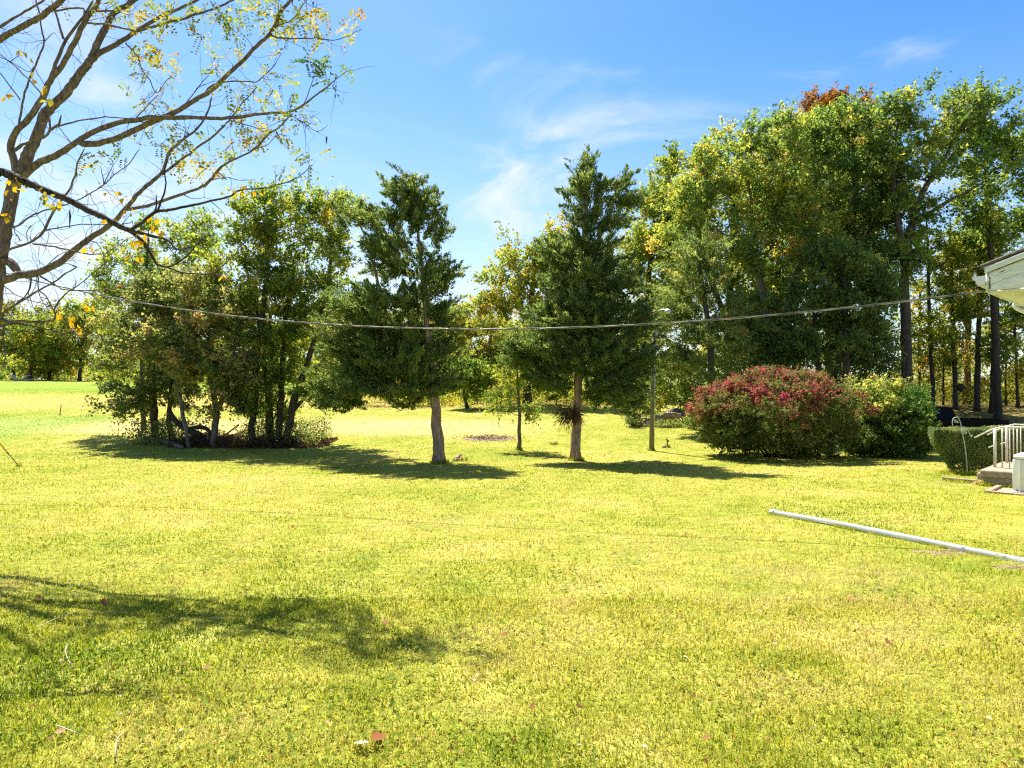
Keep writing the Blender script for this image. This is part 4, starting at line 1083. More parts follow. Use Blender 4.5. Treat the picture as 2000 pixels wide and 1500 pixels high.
def build_edging():
    b = hit(1880, 941)
    t = thing('edging_timber', 'short weathered timber edging in the lawn in front of the garden hook', 'timber', b)
    def gp(e, g, z): return b + E * e + GV * g + UP * z
    m = MB(); m.hexa([gp(-.07, -.42, -.05), gp(-.07, .40, -.05), gp(.07, .40, -.05), gp(.07, -.42, -.05), gp(-.07, -.42, .085), gp(-.07, .40, .075), gp(.07, .40, .08), gp(.07, -.42, .085)])
    m.build('timber', M['timber'], t, b, bevel=.012)
    p = hit(1911, 946)
    s = thing('brick_chunk', 'broken reddish brick bits lying between the timber edging and stoop', 'brick', p)
    rng = np.random.default_rng(3); mb = MB()
    for k in range(3):
        c = p + np.array([rng.uniform(-.1, .1), rng.uniform(-.1, .1), .03]); h = rng.uniform(.03, .06, 3)
        J = rng.normal(0, .008, (8, 3))
        mb.hexa(np.array([[-1, -1, -1], [1, -1, -1], [1, 1, -1], [-1, 1, -1], [-1, -1, 1], [1, -1, 1], [1, 1, 1], [-1, 1, 1]]) * h + c + J)
    mb.build('brick', M['terracotta'], s, p, bevel=.008)
    p = hit(1803, 886)
    pt = thing('plant_pot', 'orange clay pot tucked between the lime shrub and the hedge end', 'pot', p)
    mb = MB(); mb.lathe([(0, .0), (.13, .0), (.19, .26), (.215, .26), (.215, .32), (.185, .32), (.17, .24), (0, .22)], p, 18); mb.build('pot', M['terracotta'], pt, p, smooth=True)
build_edging()

# white tube lying on the lawn
def build_tube():
    a = hit(1505, 1004); b = hit(2000, 1101)
    dv = b - a; L = np.linalg.norm(dv); dv /= L
    n = np.cross(dv, UP); n /= np.linalg.norm(n)
    t = thing('downspout_tube', 'long white square metal tube lying across the lawn', 'tube', a)
    m = MB(); s = 40; LL = L + 1.6; w = .036; h = .058
    ring = []
    for i in range(s + 1):
        p = a + dv * (LL * i / s); z = G(p[0], p[1]) + .008 + .010 * math.sin(i * .16)
        for (k, hh) in ((-w, 0), (w, 0), (w, h), (-w, h)):
            ring.append(np.array([p[0], p[1], z + hh]) + n * k)
    Q = []
    for i in range(s):
        for k in range(4):
            Q.append([i * 4 + k, i * 4 + (k + 1) % 4, i * 4 + 4 + (k + 1) % 4, i * 4 + 4 + k])
    m.add(ring, Q); m.add(np.array(ring)[-4:], [[0, 1, 2, 3]])
    m.build('tube_wall', M['tube_white'], t, a, bevel=.002)
    e = MB()                                           # crimped collar at the near end of the run
    p = a + dv * .02; z = G(p[0], p[1]) + .02
    for (k0, k1, z0, z1) in ((-w - .004, -w + .001, -.003, h + .004), (w - .001, w + .004, -.003, h + .004), (-w + .001, w - .001, h - .001, h + .004)):
        c = []
        for zz in (z0, z1):
            for (l, kk) in ((0, k0), (0, k1), (.09, k1), (.09, k0)):
                c.append(np.array([p[0], p[1], z + zz]) + n * kk + dv * l)
        e.hexa(c)
    e.build('collar', M['tube_white'], t, a)
    rng = np.random.default_rng(12)                    # bare earth under and beside it
    for (px, row, sx_, sy_) in ((1838, 1079, .34, .13), (1985, 1108, .3, .12)):
        c = hit(px, row); V = [c + UP * .006]; k = 22
        for i in range(k):
            an = i * 2 * math.pi / k; r = 1 + .28 * rng.normal()
            x, y = c[0] + math.cos(an) * sx_ * r, c[1] + math.sin(an) * sy_ * r
            V.append(np.array([x, y, G(x, y) + .002]))
        o = MB().add(V, [[0, 1 + i, 1 + (i + 1) % k] for i in range(k)]).build('soil_patch', M['soil']); o['kind'] = 'structure'
build_tube()

# ----------------------------------------------------------------------------
# power line, poles
# ----------------------------------------------------------------------------
WA = np.array([6.55, 9.12]); WB = np.array([-20.0, 18.0])
def wz(t): return 2.99 - 3.17 * t + 7.31 * t * t
def build_wire():
    t_ = np.linspace(0, 1, 700)
    c = np.stack([WA[0] + (WB[0] - WA[0]) * t_, WA[1] + (WB[1] - WA[1]) * t_, wz(t_)], 1)
    c[0] = HP(.05, .03, 2.985)
    t = thing('service_cable', 'twisted power cable sagging from the house eave across the yard', 'cable', c[0])
    tan = np.gradient(c, axis=0); tan /= np.linalg.norm(tan, axis=1)[:, None]
    u = np.cross(tan, UP); u /= np.linalg.norm(u, axis=1)[:, None]; w = np.cross(u, tan)
    s = np.concatenate([[0], np.cumsum(np.linalg.norm(np.diff(c, axis=0), axis=1))])
    for k, (mt, r) in enumerate((('cable', .0085), ('cable', .0085), ('alu', .006))):
        ph = s * 2 * math.pi / 1.1 + k * 2.094
        m = MB(); m.tube(c + .0088 * (np.cos(ph)[:, None] * u + np.sin(ph)[:, None] * w), r, 5); m.build('strand', M[mt], t, c[0], smooth=True)
    b = np.array([-20.15, 18.05, G(-20.15, 18.05)])
    p = thing('utility_pole', 'wooden utility pole beyond the locust carrying the sagging cable', 'pole', b)
    m = MB(); m.tube([b - UP * .3, b + UP * 4, b + UP * 8.6], [.15, .13, .11], 12); m.build('pole', M['pole_wood'], p, b, smooth=True)
    m = MB(); m.tube([b + UP * 7.1, b + UP * 7.1 + np.array([.17, -.06, 0])], .03, 8); m.build('insulator', M['white_metal'], p, b)
    a = hit(37, 911)
    g = thing('guy_wire', 'steel guy wire with yellow guard anchored in the lawn', 'guy wire', a)
    top = b + UP * 7.9 + np.array([.13, .0, 0]); dv = top - a; L = np.linalg.norm(dv); dv /= L
    m = MB(); m.tube([a, a + dv * L], .007, 5); m.build('wire', M['galv'], g, a)
    m = MB(); m.tube([a + dv * .62, a + dv * 2.9], .024, 8); m.build('guard', M['yellow'], g, a, smooth=True)
    m = MB(); m.tube([a + dv * .50, a + dv * .60], .022, 7); m.tube([a - dv * .1, a + dv * .5], .012, 6); m.build('anchor_rod', M['iron'], g, a, smooth=True)
build_wire()

def build_light_pole():
    d = 26.6; b = np.array([(1272 - 1000) / F * d, d, 0]); b[2] = G(b[0], b[1])
    def q(px, row, dy=0): return P(px, row, d + dy)
    t = thing('light_pole', 'slim wooden yard light pole with conduit and curved lamp arm, standing before the block wall', 'light pole', b)
    m = MB(); m.tube([b - UP * .2, q(1275, 745), q(1279.5, 611)], [.095, .085, .066], 12); m.build('pole', M['pole_wood'], t, b, smooth=True)
    m = MB(); m.tube([b + np.array([.095, -.035, 0]), q(1278.6, 745, -.035), q(1282.6, 612, -.03)], .024, 6); m.build('conduit', M['galv'], t, b, smooth=True)
    m = MB(); m.tube(curve([q(1281, 618, -.07), q(1286, 608, -.2), q(1294, 604.5, -.3), q(1303, 605.5, -.45)], 14), .02, 6); m.build('lamp_arm', M['galv'], t, b, smooth=True)
    h = MB(); h.lathe([(0, .10), (.06, .10), (.10, .05), (.15, .0), (.14, -.02), (.0, -.02)], q(1304.5, 608, -.47), 14); hd = h.build('lamp_head', M['galv'], t, b, smooth=True)
    l = MB(); l.lathe([(.0, -.10), (.07, -.08), (.10, -.022), (0, -.021)], q(1304.5, 608, -.47), 12); l.build('lens', M['white_metal'], hd, b, smooth=True)
build_light_pole()

# ----------------------------------------------------------------------------
# pickup truck on the driveway
# ----------------------------------------------------------------------------
def build_truck():
    d = 34.5
    rear = P(1957, 815, d); ang = math.radians(180 - 14)         # heading of the bonnet
    fx = np.array([math.cos(ang), math.sin(ang), 0]); sy = np.array([-fx[1], fx[0], 0])   # forwards, to its left side
    x, y = rear[0] + fx[0] * 2.8, rear[1] + fx[1] * 2.8
    zg = G(x, y); b = np.array([x, y, zg])
    top = CAM_Z - (795 - 750) / F * d
    H = 1.84; zb = top - H - zg                                   # ride so the roof line meets the photograph's
    zb = max(zb, 0.0)
    t = thing('pickup_truck', 'black pickup truck parked on the driveway behind the hedge', 'pickup', b)
    def q(l, s, z): return b + fx * l + sy * s + UP * (z + zb)
    def prism(m, prof, s0, s1, k0=1.0, mi=0):
        """side profile (length, height) swept over the width"""
        n = len(prof); A = [q(l, s0, z) for l, z in prof]; B = [q(l, s1, z) for l, z in prof]
        m.poly(A, mi); m.poly(B[::-1], mi)
        for i in range(n):
            j = (i + 1) % n; m.poly([A[j], A[i], B[i], B[j]], mi)
    W2 = .95
    m = MB()
    prism(m, [(3.35, .5), (3.38, .95), (3.1, 1.08), (2.05, 1.18), (-.42, 1.18), (-.42, .45), (1.85, .45), (1.9, .75), (2.1, .9), (2.5, .9), (2.75, .72), (2.8, .5)], -W2, W2)
    m.build('body', M['truck'], t, b, bevel=.04)
    m = MB()                                                      # cab with tumblehome
    lo = [(2.1, 1.182), (-.40, 1.182)]; hi = [(1.32, 1.80), (.85, 1.84), (-.05, 1.83), (-.22, 1.79)]
    pr = [lo[0]] + hi + [lo[1]]
    A = [q(l, -(W2 - .03 - (.17 if z > 1.3 else 0)), z) for l, z in pr]; B = [q(l, (W2 - .03 - (.17 if z > 1.3 else 0)), z) for l, z in pr]
    m.poly(A[::-1]); m.poly(B)
    for i in range(len(pr)):
        j = (i + 1) % len(pr); m.poly([A[i], A[j], B[j], B[i]])
    m.build('cab', M['truck'], t, b, bevel=.03)
    def glass(c):
        g = MB(); g.poly(c); g.build('window', M['glass'], t, b)
    def off(l, s, z, o=0.004): return q(l, s, z)
    for s in (-1, 1):
        def sw(z): return s * (W2 - .03 - .17 * (z - 1.182) / .61 + .006)
        for (l0, l1, l2, l3) in ((1.88, .92, .92, 1.32), (.85, -.28, -.17, .85)):
            c = [q(l0, sw(1.25), 1.25), q(l1, sw(1.25), 1.25), q(l2 if l0 > 1 else -.18, sw(1.72), 1.72), q(l3, sw(1.72), 1.72)]
            glass(c if s < 0 else c[::-1])
    glass([q(-.405, .72, 1.26), q(-.405, -.72, 1.26), q(-.25, -.64, 1.73), q(-.25, .64, 1.73)])
    glass([q(2.04, -.76, 1.24), q(2.04, .76, 1.24), q(1.40, .66, 1.75), q(1.40, -.66, 1.75)])
    m = MB()                                                      # bed: floor, two sides, front; tailgate apart
    for s in (-1, 1):
        a, c_ = s * W2, s * (W2 - .11)
        prism(m, [(-.44, .45), (-.44, 1.20), (-2.72, 1.20), (-2.72, .55), (-2.25, .5), (-2.2, .75), (-2.0, .92), (-1.6, .92), (-1.4, .75), (-1.35, .45)], min(a, c_), max(a, c_))
    prism(m, [(-.44, .62), (-.44, .68), (-2.7, .68), (-2.7, .62)], -W2 + .112, W2 - .112)
    prism(m, [(-.44, .682), (-.44, 1.19), (-.52, 1.19), (-.52, .682)], -W2 + .112, W2 - .112)
    m.build('bed', M['truck'], t, b, bevel=.02)
    m = MB(); prism(m, [(-2.68, .56), (-2.68, 1.19), (-2.75, 1.19), (-2.76, .56)], -W2 + .115, W2 - .115); tg = m.build('tailgate', M['truck'], t, b, bevel=.015)
    m = MB(); prism(m, [(-2.762, .90), (-2.762, .94), (-2.772, .94), (-2.772, .90)], -.2, .2); m.build('handle', M['chrome'], tg, b)
    m = MB(); prism(m, [(-2.70, .42), (-2.70, .55), (-2.9, .55), (-2.9, .42)], -.9, .9); m.build('bumper', M['chrome'], t, b, bevel=.02)
    for s in (-1, 1):
        m = MB(); prism(m, [(-2.725, .78), (-2.725, 1.08), (-2.74, 1.08), (-2.74, .78)], min(s * .86, s * .945), max(s * .86, s * .945)); m.build('tail_light', M['lamp_red'], t, b)
        m = MB(); prism(m, [(3.36, .8), (3.36, .95), (3.40, .94), (3.40, .8)], min(s * .6, s * .92), max(s * .6, s * .92)); m.build('headlight', M['white_metal'], t, b)
        for l in (2.32, -1.8):
            c = q(l, s * (W2 - .14), .38)
            w = MB(); a = np.linspace(0, 2 * math.pi, 25)[:-1]
            prof = [(.24, -.12), (.36, -.12), (.385, -.09), (.385, .09), (.36, .12), (.24, .12)]
            V = np.array([c + fx * (r * math.cos(x_)) + UP * (r * math.sin(x_)) + sy * o for r, o in prof for x_ in a])
            n = 24
            w.add(V, [[i * n + j, i * n + (j + 1) % n, ((i + 1) % 6) * n + (j + 1) % n, ((i + 1) % 6) * n + j] for i in range(6) for j in range(n)])
            wh = w.build('wheel', M['rubber'], t, b, smooth=False)
            r_ = MB(); V = np.array([c + fx * (rr * math.cos(x_)) + UP * (rr * math.sin(x_)) + sy * (s * o) for rr, o in ((.245, .10), (.2, .06), (.06, .09)) for x_ in a])
            r_.add(V, [[i * n + j, i * n + (j + 1) % n, (i + 1) * n + (j + 1) % n, (i + 1) * n + j] for i in range(2) for j in range(n)])
            r_.add(V[2 * n:], [list(range(n))]); r_.build('rim', M['chrome'], wh, b)
        m = MB(); m.hexa([q(1.6, s * .97, 1.2), q(1.72, s * .97, 1.2), q(1.72, s * 1.15, 1.2), q(1.6, s * 1.15, 1.2), q(1.6, s * .97, 1.4), q(1.7, s * .97, 1.4), q(1.7, s * 1.15, 1.4), q(1.6, s * 1.15, 1.4)][::1]); m.build('mirror', M['truck'], t, b, bevel=.02)
build_truck()

# ----------------------------------------------------------------------------
# around the block wall
# ----------------------------------------------------------------------------
def build_wall():
    d = 35.6
    b = P(1290, 832, d); b[2] = G(b[0], d) - .05
    t = thing('block_wall', 'low ruined concrete block wall with an ochre plastered end, behind the light pole', 'wall', b)
    def q(px, row, dy=0): return P(px, row, d + dy)
    rng = np.random.default_rng(4)
    def face(x0, x1, r0, r1, dep=.2, dy=0.0):
        lo, hi = q(x0, r1, dy), q(x1, r0, dy)
        m = MB(); m.box(lo, hi + np.array([0, dep, 0])); return m
    face(1232, 1279, 816, 840).build('wall', M['block'], t, b, bevel=.02)
    face(1279.2, 1298, 810, 840, .2, .0).build('wall', M['block'], t, b, bevel=.02)
    m = face(1298.3, 1331, 808, 840, .2, -.01); m.build('plastered_end', M['ochre'], t, b, bevel=.02)
    face(1281, 1288.5, 817.5, 822.5, .03, -.03).build('block', M['block_light'], t, b, bevel=.01)
    face(1262, 1270, 822, 828, .03, -.03).build('block', M['block_light'], t, b, bevel=.01)
    face(1296, 1323, 806.3, 807.7, .3, -.04).build('coping', M['concrete'], t, b, bevel=.01)
    face(1316, 1323, 820, 822.8, .02, -.032).build('vent_hole', M['crack'], t, b)
    tb = P(1318, 795, 38); tb[2] = G(tb[0], 38)
    tp = thing('tarp_cover', 'low grey-blue sheet over a pile behind the block wall', 'tarp', tb)
    s = np.linspace(-1, 1, 13); U, V = np.meshgrid(s, s)
    Z = (.75 * np.exp(-(np.abs(U) ** 3 + np.abs(V) ** 3) * 1.1)) + .06 * np.sin(U * 7) * np.cos(V * 5) + rng.normal(0, .015, U.shape)
    Vv = np.stack([tb[0] + U * .75, tb[1] + V * .6, tb[2] + Z - .05], -1).reshape(-1, 3)
    i = np.arange(12)[:, None] * 13; j = np.arange(12)[None, :]
    MB().add(Vv, np.stack([i + j, i + j + 1, i + 14 + j, i + 13 + j], -1).reshape(-1, 4)).build('sheet', M['tarp'], tp, tb, smooth=True)
    # timber play deck with white slide
    dd = 39.0; k = P(1250, 778, dd); k[2] = G(k[0], dd)
    pt = thing('timber_deck', 'yellow timber rail frame of a small deck with a white slide', 'deck', k)
    def w(px, row, dy=0): return P(px, row, dd + dy)
    for (px) in (1228, 1239, 1249, 1262, 1274):
        m = MB(); p = w(px, 765); m.box(p + np.array([-.035, 0, 0]), np.array([p[0] + .035, dd + .07, G(p[0], dd) - .05])); m.build('post', M['lumber'], pt, k)
    for (r0, r1) in ((764.5, 766), (769.8, 771.2), (776, 779)):
        m = MB(); m.box(w(1227, r0, -.04), w(1275, r1, -.002)); m.build('rail', M['lumber'], pt, k)
    m = MB(); A, B = w(1268, 767, -.05), w(1255, 776, -.9)
    m.tube(curve([A, (A + B) / 2 - UP * .03, B], 8), .11, 8); m.build('slide', M['white_metal'], pt, k, smooth=True)
    # brush pile before the wall
    c = hit(1308, 834)
    bp = thing('brush_pile', 'heap of cut pale leafy brush in front of the ochre wall end', 'brush pile', c)
    mb = MB(); n = 1500
    off = rng.normal(0, 1, (n, 3)) * np.array([.42, .28, .16]); off[:, 2] = np.abs(off[:, 2])
    rhombs(mb, c + off + UP * .04, rng.normal(0, 1, (n, 3)), rng.normal(0, 1, (n, 3)), rng.uniform(.03, .08, n), rng.uniform(.015, .035, n), rng.uniform(0, 1, n))
    mb.build('foliage', M['lime'], bp, c)
    sb = MB()
    for i_ in range(26):
        p = c + rng.normal(0, 1, 3) * np.array([.4, .25, .03]) + UP * .1; v = rng.normal(0, 1, 3) * np.array([.5, .3, .12])
        sb.tube([p - v, p + v], [.012, .006], 4)
    sb.build('branch', M['twig'], bp, c)
    # small shrubs by the wall
    for (px, row, lb, lf, sd, w_, h_) in ((1238, 834, 'small dark weedy shrub at the end of the block wall', 'olive', 5, .55, .75), (1352, 838, 'white-flecked green weeds at the foot of the red bush', 'lime', 6, .4, .6)):
        p = hit(px, row); r = np.random.default_rng(sd)
        tt = thing('weed_shrub', lb, 'shrub', p)
        mb = MB(); C = p + np.stack([r.normal(0, w_ * .5, 40), r.normal(0, .3, 40), r.uniform(.1, h_, 40)], 1)
        clump_leaves(mb, C, C * 0, 40, .28, .045, r, 'broad', .4, .2); mb.build('foliage', M[lf], tt, p)
        sb = MB()
        for i_ in range(7):
            sb.tube([p + np.array([r.normal(0, .1), r.normal(0, .1), -.02]), C[i_]], [.015, .006], 4)
        sb.build('stems', M['bark_wood'], tt, p)
build_wall()

def build_small():
    rng = np.random.default_rng(8)
    # yard hydrant
    b = hit(1303, 873.5); k = b[1] / F
    def q(px, row): return np.array([(px - 1000) * k, b[1], CAM_Z - (row - 750) * k])
    t = thing('yard_hydrant', 'little rusty yard hydrant with stones at its foot, near the light pole', 'hydrant', b)
    m = MB(); m.tube([b - UP * .05, q(1303.3, 862)], .03, 8); m.build('standpipe', M['iron'], t, b, smooth=True)
    m = MB(); m.tube(curve([q(1303.3, 862), q(1302.8, 858.4), q(1301, 857.6)], 6), .03, 6); m.build('handle', M['iron'], t, b, smooth=True)
    m = MB(); m.tube(curve([q(1303.5, 860), q(1305, 860.6), q(1306.4, 862.6)], 6), .028, 6); m.build('spout', M['iron'], t, b, smooth=True)
    def rock(name, label, px, row, s, mat, sd, cat='stone', group=None):
        r = np.random.default_rng(sd); p = hit(px, row); mb = MB()
        u = np.linspace(0, math.pi, 8); a = np.arange(12) * 2 * math.pi / 12
        V = np.array([[math.sin(x) * math.cos(y), math.sin(x) * math.sin(y), math.cos(x)] for x in u for y in a])
        V *= (1 + .18 * np.sin(V[:, :1] * 4 + sd) * np.cos(V[:, 1:2] * 5) + .07 * r.normal(0, 1, (len(V), 1)))
        V = V * np.array(s) + p + UP * s[2] * .55
        i = np.arange(7)[:, None] * 12; j = np.arange(12)[None, :]; j2 = (j + 1) % 12
        mb.add(V, np.stack([i + j, i + 12 + j, i + 12 + j2, i + j2], -1).reshape(-1, 4))
        o = mb.build(name, M[mat], None, p); o.location = tuple(p)
        tag(o, label, cat, group)
    rock('stone', 'small stone by the foot of the yard hydrant', 1297, 874, (.10, .08, .06), 'stone', 1)
    rock('stone', 'flat grey stone lying alone between young tree and second cedar', 1082, 868.5, (.14, .11, .07), 'iron', 2)
    # knobby stump remains near the first cedar
    p = hit(899, 900)
    t = thing('tree_stump', 'low knobby brown tree stump beside the first cedar', 'stump', p)
    mb = MB()
    for i_ in range(9):
        a = rng.uniform(0, 6.28); r = rng.uniform(.0, .17)
        c = p + np.array([math.cos(a) * r * 1.3, math.sin(a) * r, -.03]); h = rng.uniform(.10, .22)
        mb.tube([c, c + UP * h * .6 + rng.normal(0, .02, 3), c + UP * h + rng.normal(0, .05, 3)], [rng.uniform(.07, .11), .075, .03], 7, lump=.15, rng=rng)
    mb.build('stump_wood', M['bark_cedar'], t, p)
    # dirt pile in the hollow
    c = hit(955, 857)
    V = [c + UP * .10]; k = 26
    for ring_, hh in ((.5, .08), (1.0, .0)):
        for i_ in range(k):
            a = i_ * 2 * math.pi / k; r = ring_ * (1 + .15 * rng.normal())
            x, y = c[0] + math.cos(a) * 1.12 * r, c[1] + math.sin(a) * .85 * r
            V.append(np.array([x, y, G(x, y) + hh * rng.uniform(.5, 1.5) + .003]))
    Fc = [[0, 1 + i_, 1 + (i_ + 1) % k] for i_ in range(k)]
    m = MB().add(V, Fc); m.add(V, [[1 + i_, 1 + k + i_, 1 + k + (i_ + 1) % k, 1 + (i_ + 1) % k] for i_ in range(k)])
    t = thing('dirt_pile', 'low pile of bare dirt and dead stalks in the grass hollow', 'dirt pile', c)
    m.build('dirt', M['soil'], t, c)
    mb = MB(); n = 700
    off = np.stack([rng.normal(0, .6, n), rng.normal(0, .45, n), np.abs(rng.normal(0, .06, n)) + .03], 1)
    rhombs(mb, c + off, rng.normal(0, 1, (n, 3)) * np.array([1, 1, .3]), rng.normal(0, 1, (n, 3)), rng.uniform(.04, .11, n), rng.uniform(.008, .02, n), rng.uniform(0, 1, n))
    mb.build('dead_grass', M['brush'], t, c)  # dead grass stalks strewn over the dirt
    # log and brush under the clump
    a, b2 = hit(288, 862), hit(356, 877.5)
    t = thing('fallen_log', 'bare grey fallen log lying along the edge of the clump', 'log', a)
    m = MB(); pts = curve([a + UP * .12, (a + b2) / 2 + np.array([.02, .12, .13]), b2 + UP * .08], 14); m.tube(pts, np.linspace(.13, .08, 14), 9, lump=.06, rng=rng); m.build('log_wood', M['bark_grey'], t, a, smooth=True)
    d = 28.6
    a = P(405, 862, d); a[2] = G(a[0], d) + .05
    t = thing('leaning_log', 'dark curved fallen trunk with a side limb arching inside the clump', 'log', a)
    m = MB(); m.tube(curve([a, P(388, 850, d), P(372, 842, d + .1), P(355, 832, d + .2), P(340, 818, d + .3), P(330, 800, d + .4)], 20), np.linspace(.17, .09, 20), 9, lump=.06, rng=rng); m.build('trunk', M['bark_dark'], t, a, smooth=True)
    m = MB(); m.tube(curve([P(368, 838, d + .1), P(388, 834, d), P(404, 838, d - .1), P(412, 848, d - .1)], 14), np.linspace(.10, .08, 14), 8, lump=.06, rng=rng); m.build('limb', M['bark_dark'], t, a, smooth=True)
    a = hit(425, 872)
    t = thing('broken_branch', 'bare thin branch leaning out of the brush inside the clump', 'branch', a)
    m = MB(); m.tube(curve([P(430, 856, 28.2), P(450, 842, 28.2), P(467, 828, 28.2)], 8), np.linspace(.05, .02, 8), 6); m.build('branch_wood', M['bark_grey'], t, a, smooth=True)
    n = 16000
    px = rng.normal(0, 1, n); X = np.where(rng.random(n) < .85, rng.uniform(-14.6, -9.4, n), rng.uniform(-9.6, -8.0, n))
    Y = rng.uniform(27.6, 30.4, n); hmax = (.22 + .28 * np.sin(X * 2.2) ** 2) * (1 - .75 * sm(-9.8, -9.0, X))
    Z = gz(X, Y) + rng.random(n) ** 1.6 * hmax
    mb = MB(); rhombs(mb, np.stack([X, Y, Z], 1), rng.normal(0, 1, (n, 3)) + UP * .6, rng.normal(0, 1, (n, 3)), rng.uniform(.03, .10, n), rng.uniform(.008, .028, n), rng.normal(.4, .25, n))
    o = mb.build('undergrowth', M['brush']); tag(o, 'rusty dead brush and leaves around the stems of the clump', 'undergrowth', None, 'stuff')
    n = 9000
    X = np.where(rng.random(n) < .45, rng.normal(-15.6, .8, n), rng.uniform(-12, -8.4, n)); Y = rng.uniform(28.2, 30.8, n); Z = gz(X, Y) + rng.random(n) ** 1.2 * 1.0
    mb = MB(); rhombs(mb, np.stack([X, Y, Z], 1), rng.normal(0, 1, (n, 3)), rng.normal(0, 1, (n, 3)) + UP * .5, rng.uniform(.03, .07, n), rng.uniform(.02, .04, n), rng.normal(.35, .2, n))
    o = mb.build('weeds', M['olive']); tag(o, 'green weeds at the foot of the clump', 'weeds', None, 'stuff')
    # bleached branch at the far edge
    d = 94; a = P(40, 742, d); a[2] = G(a[0], d)
    t = thing('dead_branch', 'bleached dead branch lying at the far field edge', 'branch', a)
    m = MB()
    for l in ([(20, 731), (32, 741), (44, 742), (62, 741), (76, 738)], [(28, 738), (31, 729)], [(44, 742), (52, 735), (60, 733)], [(26, 742), (40, 744), (56, 745)]):
        m.tube(curve([P(x, y, d) for x, y in l], 10), np.linspace(.16, .06, 10), 5)
    m.build('branch_wood', M['pale_wood'], t, a, smooth=True)
    # stake in the field
    a = hit(117, 811)
    t = thing('field_stake', 'thin leaning metal stake standing in the open field', 'stake', a)
    top = a + np.array([.08, 0, .72]); m = MB(); m.tube([a - UP * .1, top], .022, 6); m.build('rod', M['iron'], t, a)
    m = MB(); m.tube([a + np.array([-.12, 0, .02]), a + np.array([.05, 0, .05])], .03, 6); m.build('foot_plate', M['stone'], t, a)
build_small()

# ----------------------------------------------------------------------------
# the locust and the crooked bough in front of it
# ----------------------------------------------------------------------------
def traced(specs, d0, rng, wob=.03):
    """limbs as (list of photo pixels, r0 px, r1 px, depth at start or None = nearest earlier limb, depth change)"""
    sk = Skel(); samples = []
    for pts, r0, r1, ds, dd in specs:
        pts = np.array(pts, float)
        start = -1
        if ds is None:
            best = min(samples, key=lambda q: (q[0] - pts[0][0]) ** 2 + (q[1] - pts[0][1]) ** 2)
            ds = best[2]
        L = np.linalg.norm(np.diff(pts, axis=0), axis=1).sum()
        n = max(6, int(L / 9))
        C2 = curve(pts, n)
        s = np.linspace(0, 1, n)
        C2 = C2 + rng.normal(0, .55, C2.shape) * (s > .02)[:, None]
        dep = ds + dd * s ** 1.1 + np.convolve(np.pad(rng.normal(0, wob, n), 3, mode='edge'), np.ones(7) / 7, 'valid') * (s > .02)
        C = np.stack([(C2[:, 0] - 1000) / F * dep, dep, CAM_Z - (C2[:, 1] - 750) / F * dep], 1)
        R = (r0 + (r1 - r0) * s ** .75) * .82 / F * dep
        sk.chain(C, R, start)
        for q, z in zip(C2, dep): samples.append((q[0], q[1], z))
    return sk, samples

def side_twigs(sk, rng, n, lmin, lmax, r, keep=None):
    m0 = len(sk.p)
    cand = [i for i in range(m0) if sk.par[i] >= 0 and sk.fix[i] < .06 and (keep is None or keep(sk.p[i]))]
    for k in range(n):
        i = cand[rng.integers(len(cand))]; a = sk.p[i]; t = a - sk.p[sk.par[i]]; t /= np.linalg.norm(t) + 1e-9
        v = t * .6 + rng.normal(0, .65, 3) * np.array([1, .8, 1]); v /= np.linalg.norm(v)
        L = rng.uniform(lmin, lmax); m = rng.integers(4, 8); q = []; p = a.copy(); vv = v.copy()
        for s in range(m):
            vv = vv + rng.normal(0, .28, 3); vv /= np.linalg.norm(vv); p = p + vv * L / m; q.append(p.copy())
        rr = min(r * rng.uniform(.6, 1.2), sk.fix[i] * .6)
        ids = sk.chain(q, list(np.linspace(rr, rr * .35, m)), i)
        if rng.random() < .6:
            j = ids[m // 2]; v2 = vv + rng.normal(0, .7, 3); v2 /= np.linalg.norm(v2); p = sk.p[j].copy(); q2 = []
            for s in range(3):
                v2 = v2 + rng.normal(0, .2, 3); v2 /= np.linalg.norm(v2); p = p + v2 * L * .14; q2.append(p.copy())
            sk.chain(q2, [rr * .6, rr * .45, rr * .3], j)

